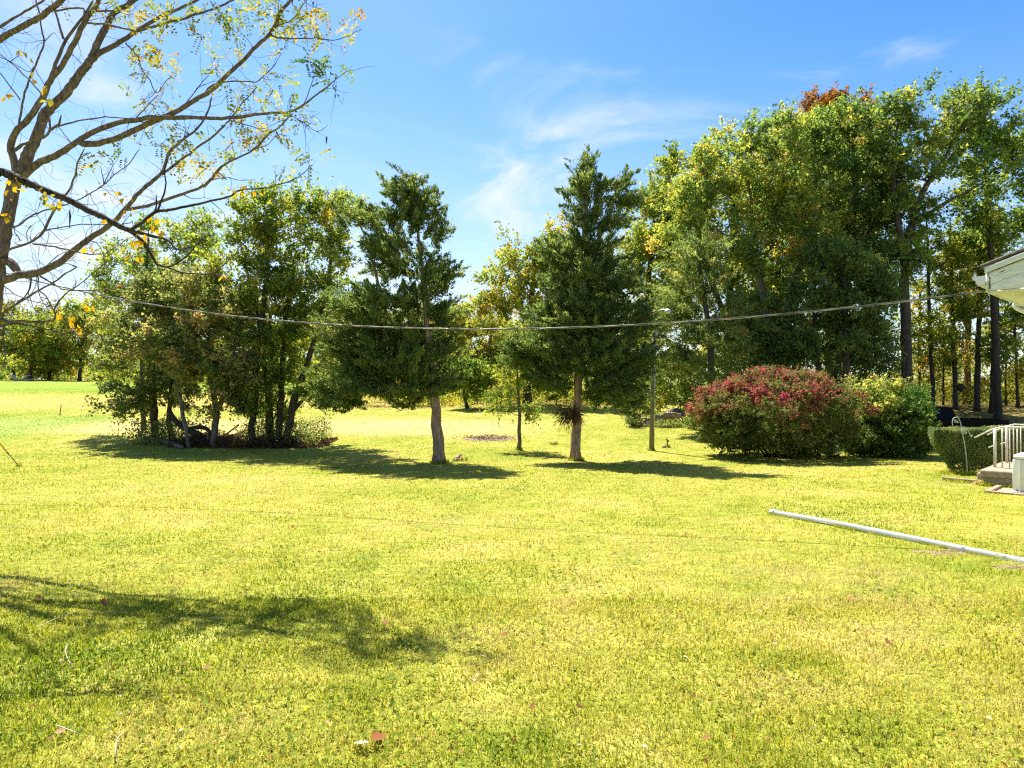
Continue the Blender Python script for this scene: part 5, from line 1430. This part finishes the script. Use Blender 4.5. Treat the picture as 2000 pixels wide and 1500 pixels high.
LOC = [
    ([(-62, 1050), (-32, 760), (-8, 560), (4, 480), (16, 420), (30, 350), (46, 325), (55, 300), (68, 277), (85, 230), (96, 213), (128, 183), (154, 147), (171, 126), (183, 105), (194, 77), (209, 50), (218, 30), (230, 19), (247, 11), (262, 0), (300, -25)], 18, 4.6, 9.0, .4),
    ([(-66, 1000), (-95, 700), (-100, 400), (-60, 150), (-20, 90), (0, 77), (21, 64), (49, 49), (81, 32), (96, 19), (111, 9), (130, -10)], 8, 6, 9.0, -.9),
    ([(-40, 110), (-10, 58), (0, 53), (32, 32), (60, 17), (85, 0), (100, -12)], 4, 2.5, None, .1),
    ([(32, 345), (28, 316), (21, 288), (26, 267), (36, 252), (58, 230), (75, 205), (90, 177), (100, 154), (115, 137), (128, 115), (145, 83), (162, 49), (175, 28), (188, 11), (192, 0), (198, -20)], 8.5, 5, None, -.6),
    ([(98, 156), (107, 128), (119, 100), (128, 79), (145, 55), (162, 34), (170, 23), (182, 0)], 5.2, 3.2, None, .3),
    ([(178, 118), (198, 102), (224, 89), (249, 73), (269, 60), (286, 49), (320, 28), (360, 13), (400, -8)], 7, 3, None, .5),
    ([(269, 60), (309, 49), (360, 36), (381, 28), (413, 19), (450, 3), (475, -12)], 4.5, 2.4, None, -.4),
    ([(168, 45), (195, 46), (220, 50), (245, 56), (269, 62)], 3, 2.4, None, .1),
    ([(178, 20), (200, 22), (222, 21)], 2.6, 2.2, None, .1),
    ([(105, 22), (130, 17), (158, 15), (165, 20)], 2.8, 2.4, None, .1),
    ([(28, 294), (43, 284), (64, 275), (85, 269), (98, 254), (115, 241), (120, 224)], 5, 2, None, -.4),
    ([(98, 254), (115, 247), (150, 237), (200, 229), (215, 229), (260, 233), (290, 243)], 2.8, 1.2, None, .2),
    ([(98, 254), (95, 230), (94, 205), (90, 195), (60, 160), (30, 130), (0, 107), (-20, 92)], 2.6, 1.0, None, -.3),
    ([(34, 255), (40, 225), (45, 195), (55, 160), (72, 120), (80, 100), (86, 80), (80, 53), (77, 27), (70, 0), (66, -12)], 2.8, 1.5, None, -.5),
    ([(86, 82), (96, 72), (107, 62)], 1.5, .7, None, .1),
    ([(124, 76), (115, 45), (108, 20), (100, 0)], 2.8, 2.2, None, .2),
    ([(40, 195), (20, 168), (0, 142), (-15, 122)], 1.8, 1.2, None, .1),
    ([(46, 345), (75, 318), (107, 305), (137, 286), (158, 271), (186, 256), (226, 241), (265, 235), (300, 229), (341, 230), (384, 230), (420, 231), (452, 230), (487, 226), (512, 222), (545, 220), (563, 220), (593, 205), (612, 190), (631, 175), (645, 165), (657, 155)], 9, 1.3, None, -1.2),
    ([(152, 275), (166, 281), (203, 277), (245, 262), (277, 247), (309, 233), (341, 219), (360, 209), (386, 192), (415, 175), (445, 145), (471, 122), (499, 92), (524, 70), (539, 45), (548, 23), (569, 0), (585, -15)], 8, 3.6, None, -.7),
    ([(527, 68), (545, 74), (560, 75), (590, 76), (613, 74), (640, 78), (654, 79), (680, 70), (705, 58)], 2.8, .9, None, -.4),
    ([(537, 52), (565, 42), (600, 28), (625, 16)], 2.3, .9, None, .3), ([(565, 42), (582, 25), (592, 10), (603, -6)], 2, 1.2, None, .1),
    ([(398, 185), (410, 170), (430, 163), (460, 158), (498, 160), (515, 147), (535, 130), (548, 106)], 2.6, .9, None, .3),
    ([(593, 205), (605, 175), (618, 140)], 1.6, .8, None, .1), ([(562, 221), (590, 238), (620, 257), (640, 244)], 1.6, .7, None, -.3),
    ([(360, 205), (376, 186), (400, 155), (426, 130)], 1.7, .8, None, .4), ([(245, 84), (270, 112), (276, 135), (290, 152), (306, 182), (322, 160), (340, 150)], 2, .8, None, .3), ([(262, 236), (290, 205), (310, 185)], 2, 1, None, .2),
    ([(-20, 558), (0, 550), (36, 538), (68, 533), (107, 518), (128, 503), (154, 482), (171, 469), (205, 446), (225, 430), (239, 414), (256, 395), (273, 375), (295, 355), (316, 337), (325, 315), (333, 294), (355, 275), (384, 252), (400, 230), (411, 200), (412, 188)], 11, 1.5, 8.9, -.7),
    ([(-8, 510), (10, 508), (22, 513), (30, 524), (38, 538)], 12, 9.5, None, -.1),
    ([(247, 408), (273, 405), (320, 392), (367, 375), (392, 366), (409, 354), (422, 338), (435, 324), (455, 312), (478, 303), (495, 292), (512, 277), (524, 262), (546, 247), (567, 225)], 5, 2, None, -.7),
    ([(316, 341), (340, 322), (367, 303), (393, 283), (418, 264), (440, 243), (452, 230), (464, 215), (470, 205), (485, 190), (500, 170)], 3.6, 1.2, None, .5),
    ([(478, 303), (500, 290), (520, 285), (545, 262), (560, 268)], 1.5, .7, None, .3), ([(409, 354), (440, 345), (470, 352), (500, 350)], 1.5, .7, None, .3),
    ([(450, 235), (480, 243), (500, 250), (525, 262)], 1.6, 1, None, -.2),
    ([(-10, 503), (0, 500), (21, 486), (64, 471), (85, 452), (100, 422), (119, 393), (137, 367), (147, 341), (151, 320), (165, 290)], 4.5, 1.6, None, -1.2),
    ([(10, 445), (32, 442), (53, 427), (85, 412), (119, 403), (154, 390), (181, 375), (203, 361), (224, 341), (252, 320), (272, 290)], 3, 1, None, -.6),
    ([(90, 450), (119, 444), (171, 437), (224, 439), (260, 433)], 2, 1.2, None, -.3), ([(64, 476), (96, 480), (139, 489), (181, 497), (213, 491), (245, 469)], 2.2, 1, None, -.2),
    ([(203, 361), (200, 340), (196, 325)], 1.6, .7, None, .1), ([(203, 361), (215, 335), (222, 318)], 1.6, .7, None, .1),
    ([(-20, 632), (0, 616), (26, 597), (58, 578), (75, 567), (107, 550), (128, 535), (150, 520)], 4.5, 1.8, 8.5, -.6),
    ([(-20, 615), (0, 623), (17, 629), (43, 627), (81, 629), (107, 623), (107, 602), (115, 589), (128, 574), (149, 559), (181, 535), (203, 516), (230, 500)], 4.2, 1, 8.6, -.6),
    ([(60, 540), (58, 565), (43, 584), (20, 600)], 2.6, 1.4, None, -.2), ([(75, 567), (92, 582), (107, 612)], 2, 1.4, None, .1),
    ([(79, 540), (107, 557), (124, 565), (149, 567), (192, 567), (226, 561), (273, 559)], 2.2, .8, None, -.5),
    ([(66, 528), (75, 545), (73, 562), (78, 580), (95, 604)], 2, 1.0, None, -.2), ([(107, 618), (130, 632), (150, 655), (160, 680)], 1.8, .8, None, -.2),
    ([(12, 628), (6, 655), (12, 690), (5, 720)], 2.2, 1, None, -.2), ([(-20, 540), (10, 560), (30, 575), (70, 590), (110, 600)], 1.8, .9, 8.3, -.3),
    ([(40, 470), (28, 450), (24, 430)], 1.6, .8, None, 0), ([(60, 440), (52, 455), (55, 475)], 1.4, .8, None, 0),
    ([(64, 533), (90, 520), (112, 500), (128, 492)], 1.8, .8, None, -.3), ([(170, 470), (190, 475), (205, 505), (190, 520)], 1.5, .7, None, -.3),
]
PIN = [(350, 28, 70, 32, 40, .45), (300, 22, 40, 28, 26, .5), (430, 16, 60, 26, 40, .35), (480, 42, 45, 32, 28, .45), (520, 22, 40, 28, 28, .4), (570, 28, 40, 28, 26, .45), (610, 36, 30, 26, 16, .5),
       (300, 110, 32, 38, 26, .6), (330, 148, 28, 32, 22, .65), (270, 98, 26, 26, 12, .45), (225, 150, 20, 12, 8, .4), (275, 200, 28, 14, 10, .55), (320, 203, 28, 18, 14, .6), (418, 118, 22, 16, 8, .6), (450, 150, 22, 18, 10, .5),
       (500, 178, 52, 22, 34, .5), (540, 168, 32, 22, 18, .45), (560, 203, 28, 16, 14, .4), (588, 228, 20, 15, 8, .5), (490, 250, 42, 25, 36, .65), (510, 264, 28, 14, 20, .7), (458, 240, 28, 18, 14, .45), (530, 245, 18, 18, 10, .3),
       (300, 260, 32, 20, 18, .45), (330, 285, 32, 22, 22, .55), (380, 310, 32, 22, 26, .7), (350, 290, 36, 26, 16, .45), (400, 330, 22, 14, 10, .65), (420, 290, 36, 22, 16, .4), (390, 250, 26, 18, 10, .45), (240, 288, 22, 10, 8, .2),
       (205, 303, 26, 16, 9, .5), (180, 320, 26, 20, 7, .6), (628, 124, 22, 12, 15, .12), (648, 148, 26, 13, 15, .2), (620, 138, 18, 13, 9, .15), (580, 318, 26, 12, 15, .4), (608, 314, 18, 9, 9, .3), (690, 40, 15, 16, 8, .5), (620, 72, 22, 12, 8, .55), (655, 74, 18, 7, 5, .6), (545, 92, 30, 22, 16, .45), (390, 60, 30, 26, 14, .45), (250, 45, 22, 20, 10, .5), (160, 8, 26, 12, 8, .55)]

def pinnate(mb, base, axis, L, rng, tint, mi=0):
    axis = axis / np.linalg.norm(axis)
    n = rng.integers(6, 9); s = np.linspace(.22, 1, n)
    droop = np.array([0, 0, -1.0]) * .28
    c = base + axis * L * s[:, None] + droop * (L * s[:, None] ** 2)
    side = np.cross(axis, rng.normal(0, .5, 3) + np.array([0, 0, 1])); side /= np.linalg.norm(side)
    cs, us = [], []
    for sg in (-1, 1):
        cs.append(c + sg * side * .029); us.append(sg * side + axis * .35 + droop * .6 + rng.normal(0, .22, (n, 3)))
    cs.append(c[-1:] + axis * .02); us.append((axis + droop)[None])
    C = np.concatenate(cs); U = np.concatenate(us); keep = rng.random(len(C)) < .86
    C, U = C[keep], U[keep]; N = len(C)
    nr = np.cross(U, axis) + rng.normal(0, .5, (N, 3)) * .4
    rhombs(mb, C, U, nr, rng.uniform(.020, .032, N), rng.uniform(.0115, .017, N), tint + rng.normal(0, .10, N), mi, .12)

def build_locust():
    rng = np.random.default_rng(101)
    base = np.array([(-62 - 1000) / F * 9.0, 9.0, 0]); base[2] = G(base[0], 9.0)
    t = thing('locust_tree', 'tall locust with forked rising limbs and sparse yellow feathery leaves', 'tree', base)
    sk, samples = traced(LOC, 9.0, rng)
    side_twigs(sk, rng, 330, .14, .6, .0042)
    side_twigs(sk, rng, 150, .16, .75, .0055, lambda p: p[2] < 1.7 + .30 * p[1] and p[0] < -.5 * p[1])
    S_ = np.array(samples)
    nodes_before = len(sk.p)
    lf = MB(); tg = []; meta = []
    for (px, row, rx, ry, n, tn) in PIN:
        k = np.argsort((S_[:, 0] - px) ** 2 + (S_[:, 1] - row) ** 2)[0]
        d = S_[k, 2]
        if row < 70: n = int(n * 1.5)
        for j in range(max(3, n // 4)):
            dd = d + rng.normal(0, .14)
            tg.append(P(px + rng.normal(0, rx * .55), row + rng.normal(0, ry * .55), dd)); meta.append((tn, n / max(3, n // 4)))
    tg = np.array(tg)
    dirs = sk.grow(tg, rng, seg=.11, up=.0, wig=.12, penal=.2)
    for c, dr, (tn, n) in zip(tg, dirs, meta):
        for j in range(int(n * .50 + rng.random())):
            ax = dr * .5 + rng.normal(0, .6, 3) + np.array([0, 0, -.25])
            tt = tn - .09 + rng.normal(0, .12)
            pinnate(lf, c + rng.normal(0, .03, 3), ax, rng.uniform(.14, .26), rng, tt)
    mb = MB(); sk.mesh(mb, tip=.0015, ex=2.2, k0=12, lump=.07, rng=rng, cap_r=.005)
    mb.build('trunk', M['bark_locust'], t, base, smooth=True)
    lf.build('crown', M['locust'], t, base)
    c = MB()
    for i, (px, row, dd) in enumerate([(611, 7, 8.3), (637, 274, 8.0), (136, 428, 8.2)]):
        p = P(px, row, dd); L = (.035, .05, .12)[i]
        m = MB(); m.tube([p + UP * L, p + np.array([.005, 0, .3 * L]), p - UP * L], [.004, .013, .003], 6); m.build('seed_pod', M['pod'], t, base, smooth=True)
        m = MB(); j = int(np.argmin(np.linalg.norm(np.array(sk.p[:nodes_before]) - p, axis=1)))
        a = sk.p[j]; m.tube(curve([a, (a + p) / 2 + np.array([.0, 0, .03]), p + UP * L * .95], 8), [.0022] * 8, 4); m.build('twig', M['bark_locust'], t, base)
build_locust()

BOUGH = [
    ([(-210, 1170), (-190, 800), (-150, 500), (-70, 370), (-10, 337), (17, 341), (40, 352), (55, 358), (85, 371), (128, 388), (171, 410), (200, 423), (230, 440), (252, 450)], 14, 6, 6.0, -.2),
    ([(252, 450), (277, 435), (303, 414), (333, 409), (375, 401), (410, 392), (448, 384), (469, 371), (512, 367), (554, 358), (584, 345), (606, 326)], 5, .9, None, .5),
    ([(303, 414), (305, 397), (306, 380)], 2.8, 1.2, None, -.1), ([(308, 412), (318, 385), (324, 363), (322, 335), (325, 318)], 3, 1.3, None, -.2),
    ([(252, 450), (299, 461), (328, 469), (345, 486), (375, 482), (410, 467)], 4.4, 1.4, None, -.3),
    ([(252, 450), (277, 469), (294, 495), (307, 516), (333, 520), (362, 503), (384, 478), (400, 460)], 4.6, 1.2, None, .2),
    ([(307, 516), (335, 525), (362, 533), (414, 533), (448, 507), (482, 469), (507, 448)], 3, .9, None, .3),
    ([(414, 533), (440, 545), (480, 546), (560, 542), (650, 545)], 1.4, .7, None, .2),
    ([(345, 486), (342, 500), (350, 515)], 1.2, .6, None, 0),
    ([(410, 392), (425, 405), (440, 420), (436, 435)], 1.3, .6, None, .1),
    ([(-60, 130), (-20, 106), (20, 120), (55, 140), (68, 130)], 1.6, .8, 4.4, .0), ([(68, 130), (80, 155), (92, 172)], 1.0, .7, None, .0), ([(20, 120), (32, 112), (42, 100)], 1.0, .7, None, 0),
    ([(-150, 500), (-60, 650), (-10, 640), (30, 632), (80, 640), (120, 650), (160, 640), (167, 610)], 3.5, 1.2, None, -.5),
    ([(-100, 400), (-40, 430), (0, 425), (25, 400), (30, 375)], 2.6, 1.0, None, -.3),
    ([(55, 358), (75, 372), (95, 385), (120, 402)], 1.5, .7, None, -.3),
]
YEL = [(20, 372, 12, 14, 7, .45), (20, 350, 12, 14, 4, .5), (90, 385, 10, 8, 5, .1), (105, 397, 9, 8, 5, .15), (78, 376, 8, 8, 4, .1), (118, 402, 5, 5, 2, .15), (44, 356, 10, 8, 4, .4), (222, 374, 14, 8, 5, .4), (244, 388, 14, 8, 4, .4), (228, 425, 14, 8, 5, .5),
       (248, 412, 10, 6, 4, .7), (305, 426, 10, 6, 4, .6), (302, 446, 9, 8, 4, .55), (313, 455, 6, 6, 2, .5), (266, 470, 18, 8, 6, .45), (300, 488, 8, 6, 3, .6), (252, 497, 16, 8, 6, .5), (272, 505, 10, 6, 4, .5), (232, 556, 4, 4, 2, .75), (270, 455, 14, 8, 3, .5), (162, 601, 12, 6, 5, .45), (148, 612, 6, 6, 2, .5),
       (140, 628, 16, 8, 7, .55), (152, 642, 12, 8, 5, .45), (120, 618, 12, 8, 4, .6), (435, 545, 5, 6, 3, .5), (470, 365, 18, 6, 5, .55), (505, 372, 12, 6, 4, .5), (42, 100, 8, 6, 4, .25), (66, 148, 4, 5, 2, .5), (93, 172, 5, 5, 3, .45), (98, 190, 4, 6, 2, .2), (66, 123, 3, 2, 1, .1), (8, 182, 6, 8, 3, .45), (180, 483, 10, 6, 3, .5), (10, 420, 8, 5, 3, .6), (262, 482, 20, 8, 4, .5), (285, 470, 10, 8, 3, .45)]
def build_bough():
    rng = np.random.default_rng(111)
    base = np.array([(-210 - 1000) / F * 6.0, 6.0, 0]); base[2] = G(base[0], 6.0)
    t = thing('mulberry_tree', 'dark crooked bough with large yellow leaves reaching across in front of the locust', 'tree', base)
    sk, samples = traced(BOUGH, 6.0, rng, .02)
    sk.p[0][2] = base[2]
    side_twigs(sk, rng, 34, .08, .28, .0035)
    S_ = np.array(samples); tg = []; meta = []
    for (px, row, rx, ry, n, tn) in YEL:
        k = np.argmin((S_[:, 0] - px) ** 2 + (S_[:, 1] - row) ** 2); d = S_[k, 2]
        for j in range(n):
            tg.append(P(px + rng.normal(0, rx * .7), row + rng.normal(0, ry * .7), d + rng.normal(0, .06))); meta.append(tn)
    tg = np.array(tg); n0 = len(tg)
    sk.grow(tg, rng, seg=.08, up=0, wig=.1, penal=0.0)
    lf = MB()
    for c, tn in zip(tg, meta):
        u = rng.normal(0, .6, 3) + np.array([0, 0, -.9]); nr = rng.normal(0, 1, 3) + np.array([0, -.6, .2])
        u /= np.linalg.norm(u); v = np.cross(nr, u); v /= np.linalg.norm(v); w = np.cross(u, v)
        h = rng.uniform(.019, .034); pr = [(-1, 0), (-.55, .52), (0, .66), (.5, .42), (1, 0), (.5, -.42), (0, -.66), (-.55, -.52)]
        V = [c + u * (h * a + h) + v * (h * b) + w * h * (.25 * abs(b) - .18 * a * a) for a, b in pr]
        V.append(c + u * h)
        tt = np.clip(tn + rng.normal(0, .12), .01, .99)
        lf.add(V, [[i, (i + 1) % 8, 8] for i in range(8)], tt)
    mb = MB(); sk.mesh(mb, tip=.0012, ex=2.2, k0=12, lump=.04, rng=rng, cap_r=.0025)
    mb.build('trunk', M['bark_dark'], t, base, smooth=True)
    lf.build('crown', M['bigyellow'], t, base)
build_bough()

# ----------------------------------------------------------------------------
# the lawn: blades, clover, fallen leaves
# ----------------------------------------------------------------------------
def vnoise(x, y, s, seed):
    r = np.random.default_rng(seed); T = r.random((64, 64))
    u, v = x / s, y / s; i, j = np.floor(u).astype(int), np.floor(v).astype(int); f, g = u - i, v - j
    f, g = f * f * (3 - 2 * f), g * g * (3 - 2 * g)
    a = T[i % 64, j % 64]; b = T[(i + 1) % 64, j % 64]; c = T[i % 64, (j + 1) % 64]; d = T[(i + 1) % 64, (j + 1) % 64]
    return (a * (1 - f) + b * f) * (1 - g) + (c * (1 - f) + d * f) * g
def lawn_tint(x, y):
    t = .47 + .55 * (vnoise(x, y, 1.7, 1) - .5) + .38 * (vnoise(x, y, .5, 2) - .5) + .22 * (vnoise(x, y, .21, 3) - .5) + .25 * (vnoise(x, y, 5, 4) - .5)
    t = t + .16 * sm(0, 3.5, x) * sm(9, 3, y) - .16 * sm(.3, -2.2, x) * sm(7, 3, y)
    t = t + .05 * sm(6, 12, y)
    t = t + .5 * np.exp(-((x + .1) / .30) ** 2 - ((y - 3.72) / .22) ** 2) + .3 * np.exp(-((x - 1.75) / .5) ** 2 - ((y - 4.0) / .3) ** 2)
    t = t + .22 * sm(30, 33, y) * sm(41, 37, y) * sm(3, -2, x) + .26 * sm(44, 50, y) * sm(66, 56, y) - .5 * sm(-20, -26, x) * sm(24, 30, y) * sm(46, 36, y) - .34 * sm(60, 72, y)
    return t
def scatter(rng, n, y0, y1, p=1.0, marg=1.6):
    """points over the lawn in front of the camera, thinning with distance"""
    out = []
    tot = 0
    while tot < n:
        u = rng.random(n * 2)
        y = (y0 ** (1 - p) + u * (y1 ** (1 - p) - y0 ** (1 - p))) ** (1 / (1 - p)) if abs(p - 1) > 1e-6 else y0 * (y1 / y0) ** u
        hw = .80 * y + marg; H = .80 * y1 + marg
        x = rng.uniform(-1, 1, n * 2) * hw
        k = rng.random(n * 2) < hw / H if p < 0 else np.ones(n * 2, bool)
        out.append(np.stack([x[k], y[k]], 1)); tot += k.sum()
    return np.concatenate(out)[:n]
def build_grass():
    rng = np.random.default_rng(200)
    mb = MB()
    def blades(n, y0, y1, seg):
        xy = scatter(rng, n, y0, y1); x, y = xy[:, 0], xy[:, 1]
        # gather into small tufts
        tuft = rng.normal(0, .012, (n, 2)) * (1 + y[:, None] * .1)
        gx = np.round(x / .05) * .05 + .02 * np.sin(y * 91); gy = np.round(y / .05) * .05
        m = rng.random(n) < .45
        x = np.where(m, gx + tuft[:, 0], x); y = np.where(m, gy + tuft[:, 1], y)
        z = gz(x, y)
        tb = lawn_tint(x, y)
        hgt = (.022 + .022 * rng.random(n)) * (.65 + .7 * vnoise(x, y, .33, 9)) * (1 - .2 * sm(4, 9, y))
        wid = (.0018 + .0018 * rng.random(n)) * (1 + np.maximum(y - 3, 0) * .28)
        a = rng.uniform(0, 2 * math.pi, n); lean = np.abs(rng.normal(.85, .45, n)).clip(.05, 1.5)
        dx, dy = np.cos(a), np.sin(a)
        b = a + math.pi / 2 + rng.normal(0, .5, n); wx, wy = np.cos(b) * wid, np.sin(b) * wid
        B = np.stack([x, y, z - .004], 1); Wd = np.stack([wx, wy, 0 * wx], 1)
        L = hgt * 1.35
        mid = B + np.stack([dx * np.sin(lean * .55), dy * np.sin(lean * .55), np.cos(lean * .55)], 1) * (L * .55)[:, None]
        tip = mid + np.stack([dx * np.sin(lean * 1.35), dy * np.sin(lean * 1.35), np.cos(lean * 1.35)], 1) * (L * .55)[:, None]
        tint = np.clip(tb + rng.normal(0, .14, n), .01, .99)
        if seg == 2:
            V = np.stack([B - Wd, B + Wd, mid + Wd * .8, mid - Wd * .8, tip], 1).reshape(-1, 3); k = np.arange(n)[:, None] * 5
            mb.add(V, k + np.array([[0, 1, 2, 3]]), tint)
            mb.f.append(k + np.array([[3, 2, 4]]) + mb.n - len(V)); mb.t.append(tint); mb.m.append(np.zeros(n, int))
        else:
            V = np.stack([B - Wd, B + Wd, tip + (mid - B) * .1], 1).reshape(-1, 3); k = np.arange(n)[:, None] * 3
            mb.add(V, k + np.array([[0, 1, 2]]), tint)
    def fringe(spots):
        xs, ys = [], []
        for (x, y, r, n) in spots:
            a = rng.uniform(0, 6.28, n); q = r + np.abs(rng.normal(0, .035, n)) + .005
            xs.append(x + np.cos(a) * q); ys.append(y + np.sin(a) * q)
        n_before = sum(len(q) for q in xs)
        a, b = hit(1505, 1004), hit(2000, 1101); n = 5200; u = rng.uniform(-.01, 1.3, n); u = u[np.sin(u * 37) + .6 * np.sin(u * 91) > .1]; n = len(u)
        nv = np.array([b[1] - a[1], -(b[0] - a[0])]); nv = nv / np.linalg.norm(nv); nv = nv if nv[1] < 0 else -nv
        w = .045 + np.abs(rng.normal(0, .022, n)); n_tube = n
        xs.append(a[0] + (b[0] - a[0]) * u + nv[0] * w); ys.append(a[1] + (b[1] - a[1]) * u + nv[1] * w)
        for (p, q, n) in ((SP(-.04, -.04), SP(-.04, 2.1), 1500), (SP(-.04, -.05), SP(1.0, -.05), 500)):
            u = rng.random(n); xs.append(p[0] + (q[0] - p[0]) * u + rng.normal(0, .03, n)); ys.append(p[1] + (q[1] - p[1]) * u - np.abs(rng.normal(0, .03, n)))
        x = np.concatenate(xs); y = np.concatenate(ys); n = len(x)
        hgt = rng.uniform(.035, .085, n) * (1 + .04 * y) * (.6 + .8 * vnoise(x, y, .3, 31)); wid = (.0016 + .001 * rng.random(n)) * (1 + np.maximum(y - 4, 0) * .18)
        hgt[n_before:n_before + n_tube] *= .42
        a = rng.uniform(0, 6.28, n); ln = np.abs(rng.normal(.35, .25, n)); b = a + 1.57
        B = np.stack([x, y, gz(x, y) - .004], 1); Wd = np.stack([np.cos(b) * wid, np.sin(b) * wid, 0 * wid], 1)
        T = B + np.stack([np.cos(a) * np.sin(ln), np.sin(a) * np.sin(ln), np.cos(ln)], 1) * hgt[:, None]
        mb.add(np.stack([B - Wd, B + Wd, T], 1).reshape(-1, 3), np.arange(n)[:, None] * 3 + np.arange(3)[None], np.clip(rng.normal(.38, .17, n), .01, .99))
    def at(px, d): return ((px - 1000) / F * d, d)
    fringe([(*at(858, 22.4), .26, 500), (*at(1125, 23.2), .24, 450), (*at(1272, 26.6), .10, 220), (*at(1013, 27.2), .10, 200), (*hit(899, 900)[:2], .2, 300), (*hit(1082, 868.5)[:2], .12, 160), (*hit(1890, 928)[:2], .03, 120), (*hit(1303, 873.5)[:2], .06, 150), (*hit(37, 911)[:2], .03, 90), (*hit(1880, 941)[:2], .30, 500), (*hit(1870, 926)[:2], .35, 500)])
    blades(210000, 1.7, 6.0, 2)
    blades(440000, 5.5, 74.0, 1)
    o = mb.build('grass', M['grass']); tag(o, 'short yellow-green mown grass of the lawn', 'grass', None, 'stuff')
    # clover and small broad weeds near the camera, mostly on one side
    n = 11000
    xy = scatter(rng, n * 2, 1.8, 9.0, 1.2); x, y = xy[:, 0], xy[:, 1]
    w = sm(.50, .68, vnoise(x, y, .62, 21) + .18 * sm(1.0, -2.0, x)) * (.35 + .65 * vnoise(x, y, .2, 22))
    k = rng.random(len(x)) < w; x, y = x[k], y[k]; n = len(x)
    z = gz(x, y) + rng.uniform(.022, .055, n)
    mb = MB(); r = rng.uniform(.004, .0095, n) * (1 + .05 * y); a0 = rng.uniform(0, 6.28, n)
    tl = rng.normal(0, .35, (n, 2)); tint = np.clip(rng.normal(.5, .25, n), .01, .99)
    for s in range(3):
        a = a0 + s * 2.094
        cx, cy = x + np.cos(a) * r * .95, y + np.sin(a) * r * .95
        ang = np.arange(6) * math.pi / 3
        px_ = cx[:, None] + np.cos(ang + a[:, None]) * r[:, None] * .85; py_ = cy[:, None] + np.sin(ang + a[:, None]) * r[:, None] * .95
        pz = z[:, None] + (px_ - x[:, None]) * tl[:, :1] + (py_ - y[:, None]) * tl[:, 1:] + .3 * r[:, None] * np.cos(ang)[None]
        V = np.stack([px_, py_, pz], -1).reshape(-1, 3)
        mb.add(V, np.arange(n)[:, None] * 6 + np.arange(6)[None, :], tint)
    o = mb.build('clover', M['clover']); tag(o, 'clover and small broad-leaved weeds among the grass', 'clover', None, 'stuff')
    # small leaf crumbs all over the lawn
    n = 900
    xy = scatter(rng, n, 1.9, 26, 1.0); x, y = xy[:, 0], xy[:, 1]
    C = np.stack([x, y, gz(x, y) + rng.uniform(.03, .06, n)], 1)
    mb = MB(); rhombs(mb, C, rng.normal(0, 1, (n, 3)) * np.array([1, 1, .4]), rng.normal(0, .5, (n, 3)) + UP, rng.uniform(.010, .022, n), rng.uniform(.006, .014, n), rng.random(n), bend=.3)
    o = mb.build('leaf_litter', M['litter']); tag(o, 'small scraps of dry leaf strewn on the lawn', 'leaf litter', None, 'stuff')
build_grass()

def build_leaves():
    rng = np.random.default_rng(300)
    def leaf(c, h, tint, mat, an, lab, first):
        out = [(-1, 0), (-.75, .35), (-.45, .75), (-.2, .42), (.05, .8), (.25, .40), (.6, .5), (1.0, 0), (.6, -.5), (.25, -.40), (.05, -.8), (-.2, -.42), (-.45, -.75), (-.75, -.35)]
        ca, sa = math.cos(an), math.sin(an); tl = rng.normal(0, .35, 2)
        V = []
        for a, b in out:
            a, b = a + rng.normal(0, .05), b + rng.normal(0, .05)
            x, y = (a * ca - b * sa) * h, (a * sa + b * ca) * h
            V.append([x, y, .05 + x * tl[0] + y * tl[1] + h * .35 * (b * b + .3 * a * a)])
        V.append([0, 0, .05])
        n = len(out); o = MB().add(V, [[i, (i + 1) % n, n] for i in range(n)], tint).build('fallen_leaf', mat)
        o.location = tuple(c)
        tag(o, lab, 'leaf', 'fallen leaves lying on the lawn')
    big = [(738, 1462, .050, .22, 'pinkish red fallen leaf beside a pale one near the bottom picture edge'), (706, 1474, .045, .95, 'large pale curled leaf near the bottom picture edge, beside a pinkish red one'),
           (204, 1188, .040, .12, 'orange-red fallen leaf on the shadowed grass near the mulberry bough shadow'), (752, 1230, .032, .15, 'orange fallen leaf on open grass in the middle of the near lawn')]
    for px, row, h, tn, lab in big:
        leaf(hit(px, row), h, tn, M['litter'], rng.uniform(0, 6.28), lab, False)
    spots = [(75, 1180), (825, 1158), (985, 1253), (320, 1395), (520, 1274), (600, 1254), (975, 1180), (1040, 1398), (1440, 1012), (1340, 1050), (1690, 1010), (1795, 1005), (1856, 1021), (1775, 1026), (1545, 963), (1200, 1090), (1120, 1310), (1575, 1335), (1735, 1270), (1895, 1390), (1380, 1460), (1230, 1180), (405, 1320), (118, 1450), (1660, 1180), (905, 1050), (572, 1036), (1010, 960), (1330, 965), (640, 985)]
    for px, row in spots:
        c = hit(px, row); leaf(c, rng.uniform(.016, .028) * (1 + .03 * c[1]), rng.choice([.1, .2, .3, .45, .6]), M['litter'], rng.uniform(0, 6.28), 'small dry brown or orange leaf fallen on the lawn', False)
    for k, (pts, lab) in enumerate(((((130, 1275), (128, 1290), (136, 1305), (148, 1311)), 'short pale curved twig lying on the near lawn'), (((70, 1240), (110, 1222), (150, 1203)), 'long thin straight twig on the shaded near lawn'), (((225, 1500), (228, 1470), (238, 1448), (246, 1444)), 'bent pale twig at the bottom picture edge'), (((110, 1433), (150, 1452)), 'short straight twig among the clover'))):
        a = [hit(x, y) + UP * (.045 + .01 * math.sin(i * 2)) for i, (x, y) in enumerate(pts)]
        m = MB(); m.tube(curve(a, 10), np.linspace(.004, .0025, 10), 5)
        o = m.build('fallen_twig', M['twig'], None, a[0], smooth=True); o.location = tuple(a[0])
        tag(o, lab, 'twig')
build_leaves()
